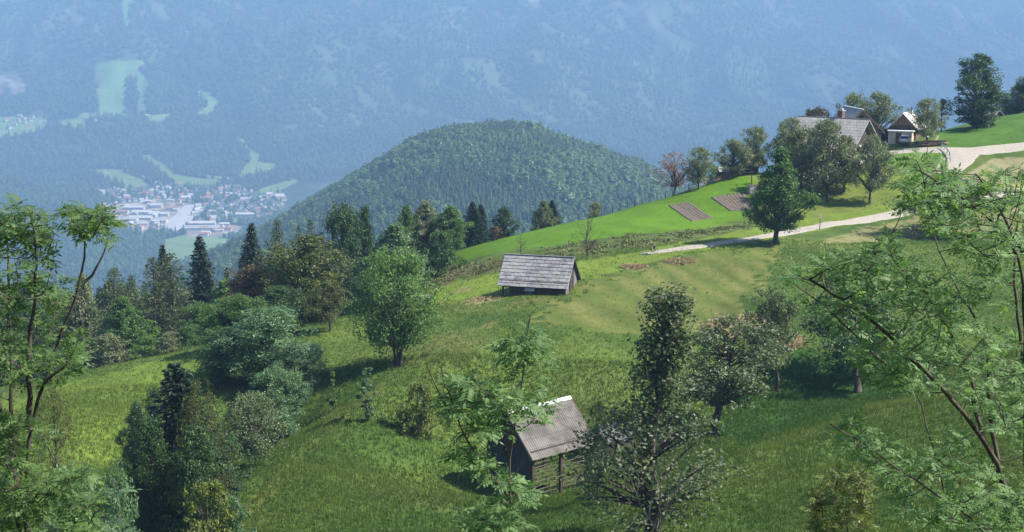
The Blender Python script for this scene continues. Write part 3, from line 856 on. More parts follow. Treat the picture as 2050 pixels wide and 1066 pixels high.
def broad(seed, Ht, W, cb, npuff, nleaf, leaf, shape='round', lean=0.05, trunk_r=None, multi=1, open_=0.0, flat=0.75, droop=0.0, twig=0):
    rng = np.random.default_rng(seed)
    tr = trunk_r or 0.022 * Ht + 0.04
    wood_, lf = Acc(), Acc()
    ld_ = rng.uniform(0, 6.28)
    hts = np.linspace(0, 1, 9)
    stems = []
    for s in range(multi):
        a = 6.283 * s / multi + rng.uniform(0, 1)
        off = 0 if multi == 1 else tr * 0.9
        sp = 0 if multi == 1 else 0.22
        pts = np.c_[off * np.cos(a) + sp * Ht * hts ** 1.3 * np.cos(a) * .5 + lean * Ht * hts * np.cos(ld_) + 0.02 * Ht * np.cumsum(rng.normal(size=9)) * .5,
                    off * np.sin(a) + sp * Ht * hts ** 1.3 * np.sin(a) * .5 + lean * Ht * hts * np.sin(ld_) + 0.02 * Ht * np.cumsum(rng.normal(size=9)) * .5,
                    -0.5 + (Ht * 0.86 + .5) * hts]
        pts[:2, 0] = pts[1, 0]; pts[:2, 1] = pts[1, 1]
        rad = tr * (1 - 0.9 * hts) ** 0.85 / (multi ** 0.4) + 0.012
        rad[0] *= 1.5
        V, f = tube_arrays(pts, rad, 7)
        wood_.add(V, f); stems.append(pts)
    na = rng.uniform(0, 6.28, 4)
    def env(t, a):
        if shape == 'round': r = np.sqrt(np.clip(1 - ((t - 0.45) / 0.56) ** 2, 0.02, 1))
        elif shape == 'oval': r = np.sin(np.pi * np.clip(t * 0.92 + 0.1, 0, 1) ** 0.8) ** 0.75
        elif shape == 'column': r = 0.75 + 0.25 * np.sin(t * 9 + na[0]) - 0.5 * t ** 3
        elif shape == 'vase': r = np.clip(0.35 + 1.3 * t, 0, 1) * np.sqrt(np.clip(1 - np.clip((t - .6) / .42, 0, 1) ** 2, .05, 1))
        elif shape == 'dome': r = np.sqrt(np.clip(1 - t ** 2, 0.03, 1))
        else: r = 1 - 0.85 * t
        return r * (1 + 0.27 * np.sin(2 * a + na[1] + 5 * t) + 0.24 * np.sin(3 * a + na[2] - 11 * t))
    if shape == 'pear':
        def env(t, a): return np.interp(t, [0, .12, .34, .5, .62, .8, .95, 1], [.6, 1, .85, .32, .20, .25, .2, .1]) * (1 + 0.22 * np.sin(2 * a + na[1] + 3 * t))
    cz0 = cb * Ht
    ch = Ht - cz0
    t = rng.random(npuff) ** 0.9
    a = rng.uniform(0, 6.283, npuff)
    rho = np.sqrt(rng.uniform(0.18, 1, npuff))
    st = rng.integers(0, multi, npuff)
    pr = (0.5 * W) * rng.uniform(0.11, 0.32, npuff) * (1 - 0.25 * t)
    rr = np.maximum(0.5 * W * env(t, a) - pr * .7, 0.02) * rho
    pc = np.zeros((npuff, 3))
    for i in range(npuff):
        sx = np.interp(cz0 + t[i] * ch, stems[st[i]][:, 2], stems[st[i]][:, 0]) * (1 if multi == 1 else .7)
        sy = np.interp(cz0 + t[i] * ch, stems[st[i]][:, 2], stems[st[i]][:, 1]) * (1 if multi == 1 else .7)
        pc[i] = (sx + rr[i] * np.cos(a[i]), sy + rr[i] * np.sin(a[i]), cz0 + t[i] * (ch - pr[i] * .6) - droop * rr[i])
    order = np.argsort(-rr)
    for i in order[:int(npuff * 0.8)]:
        S0 = stems[st[i]]
        zb = max(cz0 * 0.8, pc[i, 2] - rr[i] * rng.uniform(0.5, 1.0) - 0.06 * Ht)
        zb = min(zb, Ht * .8)
        b0 = np.array([np.interp(zb, S0[:, 2], S0[:, 0]), np.interp(zb, S0[:, 2], S0[:, 1]), zb])
        m = b0 * .45 + pc[i] * .55 + np.array((0, 0, 0.10 * rr[i])) + rng.normal(size=3) * 0.05 * W
        r0 = tr * 0.42 * (1 - zb / Ht) + 0.015
        V, f = tube_arrays(bez(b0, m, pc[i], 6), np.linspace(r0, 0.012, 6), 5)
        wood_.add(V, f)
    for k in range(twig):
        i = rng.integers(npuff)
        d = pc[i] - np.array((0, 0, cz0)); d /= np.linalg.norm(d) + 1e-6
        e = pc[i] + (d + rng.normal(size=3) * .4) * pr[i] * rng.uniform(0.8, 1.5)
        V, f = tube_arrays(bez(pc[i], (pc[i] + e) / 2 + rng.normal(size=3) * .1, e, 4), np.linspace(0.02, 0.008, 4), 4)
        wood_.add(V, f)
    if nleaf:
        wgt = pr ** 2; cnt = np.maximum(4, (nleaf * wgt / wgt.sum()).astype(int))
        ptint = rng.uniform(-0.22, 0.22, npuff)
        pi = np.repeat(np.arange(npuff), cnt)
        n = len(pi)
        d = rng.normal(size=(n, 3)); d /= np.linalg.norm(d, axis=1)[:, None]
        rad = pr[pi] * (rng.uniform(0.12 if open_ else 0.25, 1.15, n) ** 0.55) * np.where(rng.random(n) < .12, 1.35, 1)
        an = rng.uniform(.6, 1.45, (npuff, 3)) * np.array((1, 1, flat))
        c = pc[pi] + d * rad[:, None] * an[pi]
        if droop: c[:, 2] -= droop * rng.random(n) ** 2 * pr[pi]
        nr = d * 0.4 + np.array((0, 0, 0.6)) + rng.normal(size=(n, 3)) * 0.75
        V, Fq = diamonds(c, leaf * rng.uniform(0.6, 1.35, n), nr, 0.62, rng)
        lf.add(V, Fq, np.repeat(np.clip(0.5 + ptint[pi] + rng.normal(size=n) * 0.22, 0, 1), 4))
    return wood_, lf

def spruce(seed, Ht, W, style='spruce'):
    rng = np.random.default_rng(seed)
    wood_, lf = Acc(), Acc()
    hts = np.linspace(0, 1, 8)
    wob = np.c_[0.004 * Ht * np.cumsum(rng.normal(size=8)), 0.004 * Ht * np.cumsum(rng.normal(size=8))]
    pts = np.c_[wob, -0.8 + (Ht + .7) * hts]
    V, f = tube_arrays(pts, 0.018 * Ht * (1 - 0.97 * hts) + 0.01, 7)
    wood_.add(V, f)
    larch = style == 'larch'
    z = Ht * (0.16 if larch else 0.06)
    lob = rng.uniform(0, 6.28, 3)
    while z < Ht * 0.985:
        t = z / Ht
        L0 = 0.68 * W * ((1 - t) ** (0.75 if not larch else 0.62)) * (1.0 if t > 0.18 else 0.75 + t)
        nb = 7 if not larch else 5
        a0 = rng.uniform(0, 6.28)
        for k in range(nb):
            a = a0 + 6.283 * k / nb + rng.normal() * 0.2
            L = L0 * rng.uniform(0.62, 1.15) * (1 + .16 * np.sin(2 * a + lob[0] + 5 * t)) + 0.12
            dr = (0.10 + 0.42 * (1 - t)) * L if not larch else (0.05 + 0.3 * (1 - t)) * L
            x0 = np.interp(z, pts[:, 2], pts[:, 0]); y0 = np.interp(z, pts[:, 2], pts[:, 1])
            b0 = np.array((x0, y0, z)); e = np.array((x0 + L * np.cos(a), y0 + L * np.sin(a), z - dr + 0.12 * L))
            m = np.array((x0 + .55 * L * np.cos(a), y0 + .55 * L * np.sin(a), z - dr * .75))
            B = bez(b0, m, e, 6)
            V, f = tube_arrays(B, np.linspace(0.012 + 0.008 * L, 0.006, 6), 4)
            wood_.add(V, f)
            n = int(8 + L * (15 if not larch else 13))
            s = rng.uniform(0.12, 1.03, n)
            c = np.c_[[np.interp(s, np.linspace(0, 1, 6), B[:, q]) for q in range(3)]].T
            side = rng.normal(size=n) * 0.30 * L * (1.1 - s) * .8
            c += np.c_[-np.sin(a) * side, np.cos(a) * side, -np.abs(rng.normal(size=n)) * (0.24 if not larch else 0.32)]
            tg = np.c_[np.cos(a) + 0 * s, np.sin(a) + 0 * s, -0.55 - 0.3 * rng.random(n)] + rng.normal(size=(n, 3)) * 0.35
            nr = np.c_[0 * s, 0 * s, 1 + 0 * s] + rng.normal(size=(n, 3)) * (0.45 if not larch else 0.8)
            sz = (0.62 if not larch else 0.5) * rng.uniform(0.6, 1.25, n) * (0.75 + 0.25 * (1 - t))
            V, Fq = diamonds(c, sz, nr, 0.42 if not larch else 0.32, rng, tg)
            lf.add(V, Fq, np.repeat(np.clip(0.35 + 0.45 * s + rng.normal(size=n) * 0.2, 0, 1), 4))
        z += (0.016 + 0.010 * rng.random()) * Ht * (1.0 if not larch else 1.2)
    return wood_, lf

def weep(seed, Ht, W, nleaf=9000):
    rng = np.random.default_rng(seed)
    wood_, lf = broad(seed, Ht, W * .8, 0.15, 60, int(nleaf * .45), 0.2, 'oval', 0.04)
    ns = 170
    for i in range(ns):
        a = rng.uniform(0, 6.28); t = rng.uniform(0.25, 0.95)
        r = 0.5 * W * np.sin(np.pi * t ** .8) ** .6 * rng.uniform(0.5, 1)
        p0 = np.array((r * .6 * np.cos(a), r * .6 * np.sin(a), t * Ht)); L = rng.uniform(.10, .24) * Ht
        p1 = p0 + np.array((r * .4 * np.cos(a), r * .4 * np.sin(a), .06 * Ht)); p2 = p1 + np.array((r * .15 * np.cos(a), r * .15 * np.sin(a), -L))
        B = bez(p0, p1, p2, 8)
        V, f = tube_arrays(B, np.linspace(0.018, 0.004, 8), 3); wood_.add(V, f)
        n = int(nleaf * .55 / ns)
        s = rng.uniform(0.2, 1, n)
        c = np.c_[[np.interp(s, np.linspace(0, 1, 8), B[:, q]) for q in range(3)]].T + rng.normal(size=(n, 3)) * 0.12
        V, Fq = diamonds(c, 0.2 * rng.uniform(.6, 1.3, n), rng.normal(size=(n, 3)), .55, rng)
        lf.add(V, Fq, np.repeat(np.clip(.5 + rng.normal(size=n) * .25, 0, 1), 4))
    return wood_, lf

KIND = {}
def register(kind, Ht, W, fn, n):
    KIND[kind] = []
    for i in range(n):
        a, b = fn(1000 + 37 * i + sum(map(ord, kind)))
        KIND[kind].append((a.mesh(kind + '_trunk', BARK, True), b.mesh(kind + '_crown', LM['fresh']) if b.V else None, Ht, W, 1000 + 37 * i + sum(map(ord, kind))))
register('round', 8, 7.5, lambda s: broad(s, 8, 7.5, 0.2, 105, 11500, 0.23, 'round', 0.04, 0.22, twig=40, open_=1), 4)
register('oval', 13, 7, lambda s: broad(s, 13, 7, 0.17, 170, 17000, 0.27, 'oval', 0.02), 3)
register('lush', 14, 10, lambda s: broad(s, 14, 10, 0.08, 150, 22000, 0.28, 'round', 0.03), 3)
register('cone', 15, 8, lambda s: broad(s, 15, 8, 0.04, 160, 23000, 0.27, 'round', 0.01), 1)
register('shrub', 5, 6, lambda s: broad(s, 5, 6, 0.0, 50, 5500, 0.24, 'dome', 0.03, 0.07, multi=3), 3)
register('column', 7, 2.4, lambda s: broad(s, 7, 2.4, 0.10, 34, 3000, 0.22, 'column', 0.02, 0.08), 2)
register('multi', 9, 9, lambda s: broad(s, 9, 9, 0.20, 160, 15000, 0.24, 'round', 0.0, 0.26, multi=4), 2)
register('vase', 7, 7, lambda s: broad(s, 7, 7, 0.22, 60, 3000, 0.20, 'round', 0.02, 0.15, open_=1, twig=160), 1)
register('bare', 6, 4, lambda s: broad(s, 6, 4, 0.25, 40, 130, 0.12, 'oval', 0.02, 0.07, twig=110), 2)
register('gnarled', 9, 7, lambda s: broad(s, 9, 7, 0.28, 95, 11500, 0.21, 'round', 0.16, 0.26, open_=1, twig=60), 3)
register('tallpear', 16, 9.5, lambda s: broad(s, 16, 9.5, 0.14, 140, 11000, 0.22, 'pear', 0.01, 0.32, open_=1, twig=90, droop=0.25), 1)
register('spruce', 20, 7.5, lambda s: spruce(s, 20, 7.5), 3)
register('larch', 18, 7.5, lambda s: spruce(s, 18, 7.5, 'larch'), 3)
register('weep', 11, 9, lambda s: weep(s, 11, 9), 2)

import zlib
TCOUNT = {}
TREES = []
def tree(kind, u, Y, vtop, wpx, mat, label, name='tree', vbase=None, sink=0.0, group=None, cat='tree', lean=None):
    if kind in ('spruce', 'larch'): wpx *= 1.25
    base = G(u, vbase) if vbase else T(u, Y)
    top = P(u, vtop, base.y)
    h = max(1.0, top[2] - base.z + sink)
    depth = base.y * CP - base.z * SP
    wm = wpx * depth / F
    i = TCOUNT.get(kind, 0); TCOUNT[kind] = i + 1
    tm, cm, H0, W0, sd = KIND[kind][i % len(KIND[kind])]
    o = empty(name, (base.x, base.y, base.z - sink), (zlib.crc32(label.encode()) % 628) / 100, label, cat, group)
    if lean is not None: o.rotation_euler = (0, 0, lean - np.random.default_rng(sd).uniform(0, 6.28))
    sx = wm / W0 * 1.04
    o.scale = (sx, sx, h / H0)
    link('trunk', tm, o)
    if cm:
        c = link('crown', cm, o)
        c.material_slots[0].link = 'OBJECT'
        c.material_slots[0].material = LM[mat]
    TREES.append((label, base, h, wm))
    return o

# --- left woodland behind the lower meadow
tree('larch', 232, 182, 528, 95, 'larch', 'dull green larch with a bare trunk line behind the pale shrubs', 'larch')
tree('larch', 272, 196, 546, 70, 'larch', 'thin larch top between two larger larches', 'larch')
tree('larch', 315, 186, 512, 88, 'larch', 'tall dull larch just left of its twin below the spruce tip', 'larch')
tree('larch', 352, 188, 500, 100, 'larch', 'broadest dull larch beside the dark spruce', 'larch')
tree('spruce', 342, 206, 486, 60, 'spruce', 'dark spruce tip poking out above the twin larches', 'spruce')
tree('spruce', 405, 200, 468, 88, 'spruce', 'tall dark pointed spruce standing alone before the far meadow', 'spruce')
tree('spruce', 462, 210, 532, 34, 'spruce', 'slim young spruce rising from bright broadleaf trees', 'spruce')
tree('spruce', 516, 206, 442, 80, 'spruce', 'dark ragged spruce with open branches beside the valley town', 'spruce')
tree('larch', 562, 208, 434, 72, 'larch', 'thin topped larch right of the ragged dark spruce', 'larch')
tree('larch', 604, 214, 448, 36, 'larch', 'small slender larch left of the dark lush maple', 'larch')
tree('larch', 628, 220, 430, 40, 'larch', 'narrow dark larch behind the olive green tree', 'larch')
tree('oval', 180, 190, 548, 80, 'grey', 'pale greyish birch in the woodland left of the larches', 'birch')
tree('oval', 248, 166, 595, 92, 'fresh', 'bright leafy ash in front of the dull larches', 'ash_tree')
tree('column', 305, 163, 640, 46, 'fresh', 'small upright light green tree under the twin larches', 'tree')
tree('lush', 405, 172, 602, 100, 'fresh', 'light green bushy tree below the tall dark spruce', 'tree')
tree('oval', 455, 186, 560, 90, 'fresh', 'yellowish green ash between the spruce and the brown tree', 'ash_tree')
tree('lush', 120, 190, 585, 110, 'grey', 'greyish tree behind the near ash stems', 'tree')
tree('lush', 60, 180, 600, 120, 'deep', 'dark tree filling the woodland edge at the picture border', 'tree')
tree('oval', 10, 186, 570, 110, 'grey', 'pale tree at the far end of the woodland', 'tree')
for u, Y, vt, wp, mt, lb in [(160, 160, 690, 90, 'grey', 'grey green shrub at the lower end of the meadow edge'), (225, 158, 668, 95, 'grey', 'wide silvery shrub on the crest of the yellow meadow'),
                          (290, 157, 672, 70, 'fresh', 'fresh green shrub in the middle of the meadow edge'), (340, 156, 664, 62, 'grey', 'rounded shrub where the larch trunks meet the meadow'), (385, 158, 650, 70, 'fresh', 'upper bright shrub beside the meadow crest'),
                          (100, 158, 720, 90, 'deep', 'dark shrub at the foot of the woodland')]:
    tree('shrub', u, Y, vt, wp, mt, lb, 'shrub', cat='shrub')
wrng = np.random.default_rng(77)
for i in range(46):       # the wood falling away behind the first row
    u = -60 + i * 17.5 + wrng.uniform(-8, 8)
    k_ = ['lush', 'oval', 'lush', 'larch', 'oval', 'spruce'][int(wrng.integers(6))] if i % 2 else ['lush', 'oval'][i // 2 % 2]
    tree(k_, u, 205 + 32 * wrng.random(), (555 if u < 480 else 520) + wrng.uniform(0, 45), 80 if k_ != 'larch' else 60, {'spruce': 'spruce', 'larch': 'larch'}.get(k_, ['deep', 'grey', 'fresh', 'ashblue'][i % 4]),
         'woodland tree standing deep behind the first row of the slope', 'woodland_tree', group='trees deep in the woodland')
# --- trees along the gully and the middle woodland
tree('lush', 508, 166, 528, 125, 'brown', 'olive brown leafed tree left of the big olive tree', 'tree')
tree('lush', 624, 166, 470, 170, 'olive', 'big olive green tree with a thick dark trunk', 'tree', vbase=646)
tree('round', 662, 163, 560, 80, 'olive', 'small olive tree leaning on the big one', 'tree', vbase=664)
tree('lush', 690, 205, 402, 120, 'deep', 'dark lush maple against the blue hill', 'maple')
tree('oval', 738, 208, 414, 62, 'deep', 'dark narrow maple touching the lush maple', 'maple')
tree('oval', 795, 182, 448, 120, 'ashblue', 'grey green ash rising behind the meadow ash', 'ash_tree')
tree('oval', 750, 178, 505, 90, 'ash', 'bluish ash below the dark maples', 'ash_tree')
tree('oval', 818, 216, 412, 62, 'fresh', 'fresh green ash first in the row before the round hill', 'ash_tree')
tree('oval', 862, 218, 402, 74, 'grey', 'tallest pale ash in the row before the round hill', 'ash_tree')
tree('oval', 905, 216, 412, 74, 'fresh', 'pale green ash next to the pair of spruces', 'ash_tree')
tree('shrub', 880, 205, 462, 80, 'fresh', 'bright bush under the row of pale ashes', 'shrub', cat='shrub')
tree('spruce', 944, 222, 402, 48, 'spruce', 'dark spruce at the meadow edge beside the ashes', 'spruce')
tree('spruce', 962, 226, 408, 44, 'spruce', 'slightly shorter spruce of the meadow edge pair', 'spruce')
tree('cone', 1010, 230, 413, 46, 'deep', 'lone dark conical tree behind the meadow crest', 'pine_tree')
tree('shrub', 990, 226, 452, 44, 'brown', 'brownish bush between the spruces and the conical tree', 'shrub', cat='shrub')
tree('oval', 1086, 236, 401, 46, 'grey', 'small pale birch on the meadow crest', 'birch')
tree('spruce', 1106, 240, 400, 42, 'spruce', 'small dark spruce behind the pale birch', 'spruce')
tree('shrub', 1190, 236, 404, 42, 'grey', 'round grey green bush alone on the meadow crest', 'shrub', cat='shrub')
tree('multi', 797, 136, 495, 170, 'ash', 'spreading ash with several trunks on the meadow spur', 'ash_tree', vbase=735)
tree('lush', 535, 139, 612, 190, 'ashblue', 'large shady ash filling the top of the gully', 'ash_tree')
tree('lush', 455, 140, 660, 140, 'deep', 'dark leafy tree on the meadow side of the gully', 'tree')
tree('lush', 485, 150, 588, 120, 'fresh', 'fresh green leafy tree above the shady gully ash', 'tree')
tree('lush', 565, 153, 572, 110, 'deep', 'dark tree squeezed between the olive tree and the gully ash', 'tree')
tree('oval', 432, 150, 622, 80, 'ash', 'bright ash where the yellow meadow meets the gully trees', 'ash_tree')
tree('lush', 590, 134, 690, 110, 'ashblue', 'shaded ash at the gully head near a broken trunk', 'ash_tree')
tree('multi', 505, 112, 788, 140, 'silver', 'grey green crown low in the gully', 'tree')
tree('weep', 412, 94, 752, 130, 'olive', 'olive drooping birch in the lower gully', 'birch')
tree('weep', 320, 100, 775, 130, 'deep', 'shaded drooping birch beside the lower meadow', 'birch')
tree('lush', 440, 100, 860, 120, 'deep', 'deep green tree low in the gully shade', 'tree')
tree('shrub', 418, 86, 962, 130, 'yellow', 'yellow green bush at the bottom of the gully', 'shrub', cat='shrub')
tree('shrub', 470, 88, 990, 90, 'ashblue', 'greyish bush next to the yellow green one', 'shrub', cat='shrub')
tree('spruce', 362, 96, 722, 165, 'spruce', 'big dark shaded spruce in the lower gully beside the drooping birch', 'spruce')
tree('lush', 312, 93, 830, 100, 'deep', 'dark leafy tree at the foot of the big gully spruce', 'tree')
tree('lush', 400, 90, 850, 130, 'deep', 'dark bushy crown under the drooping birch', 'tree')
tree('lush', 560, 128, 730, 110, 'ashblue', 'dense ash on the gully slope below the shady crown', 'ash_tree')
tree('oval', 285, 104, 800, 70, 'ashblue', 'narrow dark tree at the yellow meadow border', 'tree')
tree('weep', 112, 102, 770, 110, 'yellow', 'yellowish willow behind the near ash stems', 'willow')
tree('shrub', 245, 84, 935, 100, 'ashblue', 'grey green bush on the lower meadow border', 'shrub', cat='shrub')
tree('column', 668, 123, 742, 30, 'fresh', 'tiny pollarded tree on the sunny spur', 'sapling', vbase=822)
tree('column', 738, 119, 736, 48, 'ashblue', 'slender bush standing in the long grass of the spur', 'sapling', vbase=848)
tree('shrub', 840, 121, 765, 90, 'yellow', 'sparse yellowish bush behind the near sapling', 'shrub', cat='shrub')
tree('bare', 1175, 186, 428, 62, 'fresh', 'leafless young tree standing beside the grey barn', 'bare_tree', vbase=522)
tree('bare', 1042, 190, 468, 30, 'fresh', 'thin bare sapling behind the grey barn', 'sapling')
# --- crest and farm
tree('vase', 1350, 0, 303, 88, 'rust', 'reddish brown sparse tree on the crest', 'tree', vbase=388)
tree('round', 1400, 0, 294, 60, 'grey', 'small grey green fruit tree at the end of the plank fence', 'fruit_tree', vbase=380)
tree('round', 1466, 0, 279, 76, 'grey', 'fruit tree throwing its shadow over the plank fence', 'fruit_tree', vbase=357)
tree('round', 1516, 238, 252, 66, 'grey', 'fruit tree in front of the dark shed', 'fruit_tree')
tree('round', 1580, 240, 234, 80, 'grey', 'tall fruit tree at the farmhouse gable', 'fruit_tree')
tree('round', 1600, 228, 258, 90, 'olive', 'olive toned fruit tree in the orchard row', 'fruit_tree')
tree('oval', 1551, 0, 296, 112, 'fresh', 'fresh green ash standing by the lane', 'ash_tree', vbase=487)
tree('round', 1655, 0, 238, 118, 'grey', 'largest grey orchard tree before the farmhouse roof', 'fruit_tree', vbase=405)
tree('round', 1690, 228, 270, 80, 'olive', 'orchard tree half hidden behind the largest one', 'fruit_tree', vbase=386)
tree('round', 1741, 0, 268, 78, 'grey', 'orchard tree nearest the garage yard', 'fruit_tree', vbase=408)
tree('round', 1618, 224, 300, 86, 'grey', 'low orchard tree shading the plaster wall', 'fruit_tree', vbase=384)
tree('round', 1628, 262, 214, 76, 'brown', 'brownish treetop behind the farmhouse roof', 'tree')
tree('round', 1708, 262, 184, 62, 'grey', 'tree behind the wooden barn ridge', 'tree')
tree('round', 1757, 266, 183, 92, 'grey', 'wide tree between the barn and the woodshed', 'tree')
tree('round', 1852, 0, 196, 68, 'grey', 'fruit tree beside the timber pile', 'fruit_tree', vbase=290)
tree('column', 1887, 0, 198, 34, 'grey', 'slim fruit tree left of the giant linden', 'fruit_tree', vbase=256)
tree('cone', 1940, 0, 106, 108, 'deep', 'giant dark linden towering over the top field', 'linden', vbase=253)
tree('round', 2012, 284, 196, 46, 'grey', 'bush behind the little hut', 'tree')
tree('lush', 2034, 284, 168, 50, 'fresh', 'green tree at the upper field edge', 'tree')
tree('lush', 2062, 282, 145, 60, 'deep', 'tree cut by the picture border on the top field', 'tree')
tree('shrub', 1428, 244, 330, 40, 'fresh', 'green bush behind the plank fence', 'shrub', cat='shrub')
tree('gnarled', 1878, 0, 345, 190, 'deep', 'dark old apple tree on the pale verge', 'apple_tree', vbase=466)
# --- lower meadow
tree('tallpear', 1306, 90, 556, 390, 'silver', 'tall dark pear tree beside the hayrack', 'pear_tree')
tree('gnarled', 1422, 0, 640, 225, 'silver', 'silvery pear tree with a stout dark trunk', 'pear_tree', vbase=868, lean=0.3)
tree('gnarled', 1562, 0, 572, 125, 'silver', 'slender leaning apple tree in the hollow', 'apple_tree', vbase=784, lean=math.pi)
tree('gnarled', 1712, 0, 560, 200, 'deep', 'dark fruit tree behind the near ash leaves', 'apple_tree', vbase=788)
tree('weep', 1195, 104, 800, 70, 'deep', 'dark bush hiding the end of the hayrack', 'shrub', cat='shrub')
# ============================================================ BUILDINGS
def tile_mat(name, c1, c2, mortar, bw=0.5, bh=0.35, lines=0.0):
    m, t, b = new_mat(name)
    b.inputs['Roughness'].default_value = 0.75
    tc = t.nodes.new('ShaderNodeTexCoord'); sp = t.nodes.new('ShaderNodeSeparateXYZ'); cb = t.nodes.new('ShaderNodeCombineXYZ')
    t.links.new(tc.outputs['Object'], sp.inputs[0]); t.links.new(sp.outputs[0], cb.inputs[0]); t.links.new(sp.outputs[2], cb.inputs[1])
    br = t.nodes.new('ShaderNodeTexBrick')
    br.inputs['Color1'].default_value = (*c1, 1); br.inputs['Color2'].default_value = (*c2, 1); br.inputs['Mortar'].default_value = (*mortar, 1)
    br.inputs['Scale'].default_value = 1; br.inputs['Brick Width'].default_value = bw; br.inputs['Row Height'].default_value = bh; br.inputs['Mortar Size'].default_value = 0.025
    t.links.new(cb.outputs[0], br.inputs['Vector'])
    n = t.nodes.new('ShaderNodeTexNoise'); n.inputs['Scale'].default_value = 1.3; n.inputs['Detail'].default_value = 6
    t.links.new(tc.outputs['Object'], n.inputs['Vector'])
    mx = t.nodes.new('ShaderNodeMixRGB'); mx.blend_type = 'OVERLAY'; mx.inputs[0].default_value = 0.55
    t.links.new(br.outputs[0], mx.inputs[1]); t.links.new(n.outputs[0], mx.inputs[2])
    t.links.new(mx.outputs[0], b.inputs['Base Color'])
    bp = t.nodes.new('ShaderNodeBump'); bp.inputs['Distance'].default_value = 0.03; bp.inputs['Strength'].default_value = 1
    t.links.new(br.outputs[1], bp.inputs['Height']); bp.invert = True
    t.links.new(bp.outputs[0], b.inputs['Normal'])
    return m
ROOFG = tile_mat('roof_grey_slates', (0.30, 0.285, 0.265), (0.36, 0.345, 0.32), (0.15, 0.14, 0.13), 0.6, 0.42)
ROOFD = tile_mat('roof_dark_sheets', (0.20, 0.20, 0.20), (0.25, 0.25, 0.25), (0.11, 0.11, 0.11), 1.1, 0.7)

def slab(mb, x0, x1, p, q, t):
    """sloping slab from ridge point p=(y,z) to eave point q, extruded along x"""
    d = Vector((q[0] - p[0], q[1] - p[1])).normalized()
    n = Vector((-d.y, d.x))
    if n.y < 0: n = -n
    a = [(p[0], p[1]), (q[0], q[1]), (q[0] + n.x * t, q[1] + n.y * t), (p[0] + n.x * t, p[1] + n.y * t)]
    vs = [(x0, y, z) for y, z in a] + [(x1, y, z) for y, z in a]
    mb.add(vs, [(0,1,2,3),(7,6,5,4),(0,4,5,1),(1,5,6,2),(2,6,7,3),(3,7,4,0)])

def gable_walls(L, W, hw, hr, z0=-1.0):
    mb = MB()
    h = W / 2
    P_ = [(-h, z0), (h, z0), (h, hw), (0, hr - 0.02), (-h, hw)]
    vs = [(-L / 2, y, z) for y, z in P_] + [(L / 2, y, z) for y, z in P_]
    mb.add(vs, [(0,1,2,3,4),(9,8,7,6,5),(0,5,6,1),(1,6,7,2),(2,7,8,3),(3,8,9,4),(4,9,5,0)])
    return mb

def gable_building(o, L, W, hw, hr, ove, ovg, wm, rm, t=0.14):
    gable_walls(L, W, hw, hr).build('wall', wm, o)
    s = (hr - hw) / (W / 2)
    mb = MB()
    for sgn in (-1, 1):
        slab(mb, -L / 2 - ovg, L / 2 + ovg, (0, hr), (sgn * (W / 2 + ove), hw - ove * s), t)
    r = mb.build('roof', rm, o)
    rc = MB().tube([(-L / 2 - ovg - .02, 0, hr + t * .9), (L / 2 + ovg + .02, 0, hr + t * .9)], 0.11, 8)
    return r, rc

def window(o, x, y, z, w_, h_, face='y-', bars=True):
    """window on a wall facing local -y ('y-') or +x ('x+') / -x"""
    fr = MB(); gl = MB()
    if face == 'y-': M = Matrix.Translation((x, y, z))
    elif face == 'x+': M = Matrix.Translation((x, y, z)) @ Matrix.Rotation(math.pi / 2, 4, 'Z')
    else: M = Matrix.Translation((x, y, z)) @ Matrix.Rotation(-math.pi / 2, 4, 'Z')
    f = 0.09
    fr.box((-w_/2, -.05, 0), (-w_/2 + f, .05, h_), M); fr.box((w_/2 - f, -.05, 0), (w_/2, .05, h_), M)
    fr.box((-w_/2 + f, -.05, 0), (w_/2 - f, .05, f), M); fr.box((-w_/2 + f, -.05, h_ - f), (w_/2 - f, .05, h_), M)
    if bars: fr.box((-.03, -.045, f), (.03, .045, h_ - f), M)
    gl.box((-w_/2 + f, -.02, f), (w_/2 - f, .02, h_ - f), M)
    a = fr.build('window', WHITE, o)
    gl.build('pane', GLASS, a)

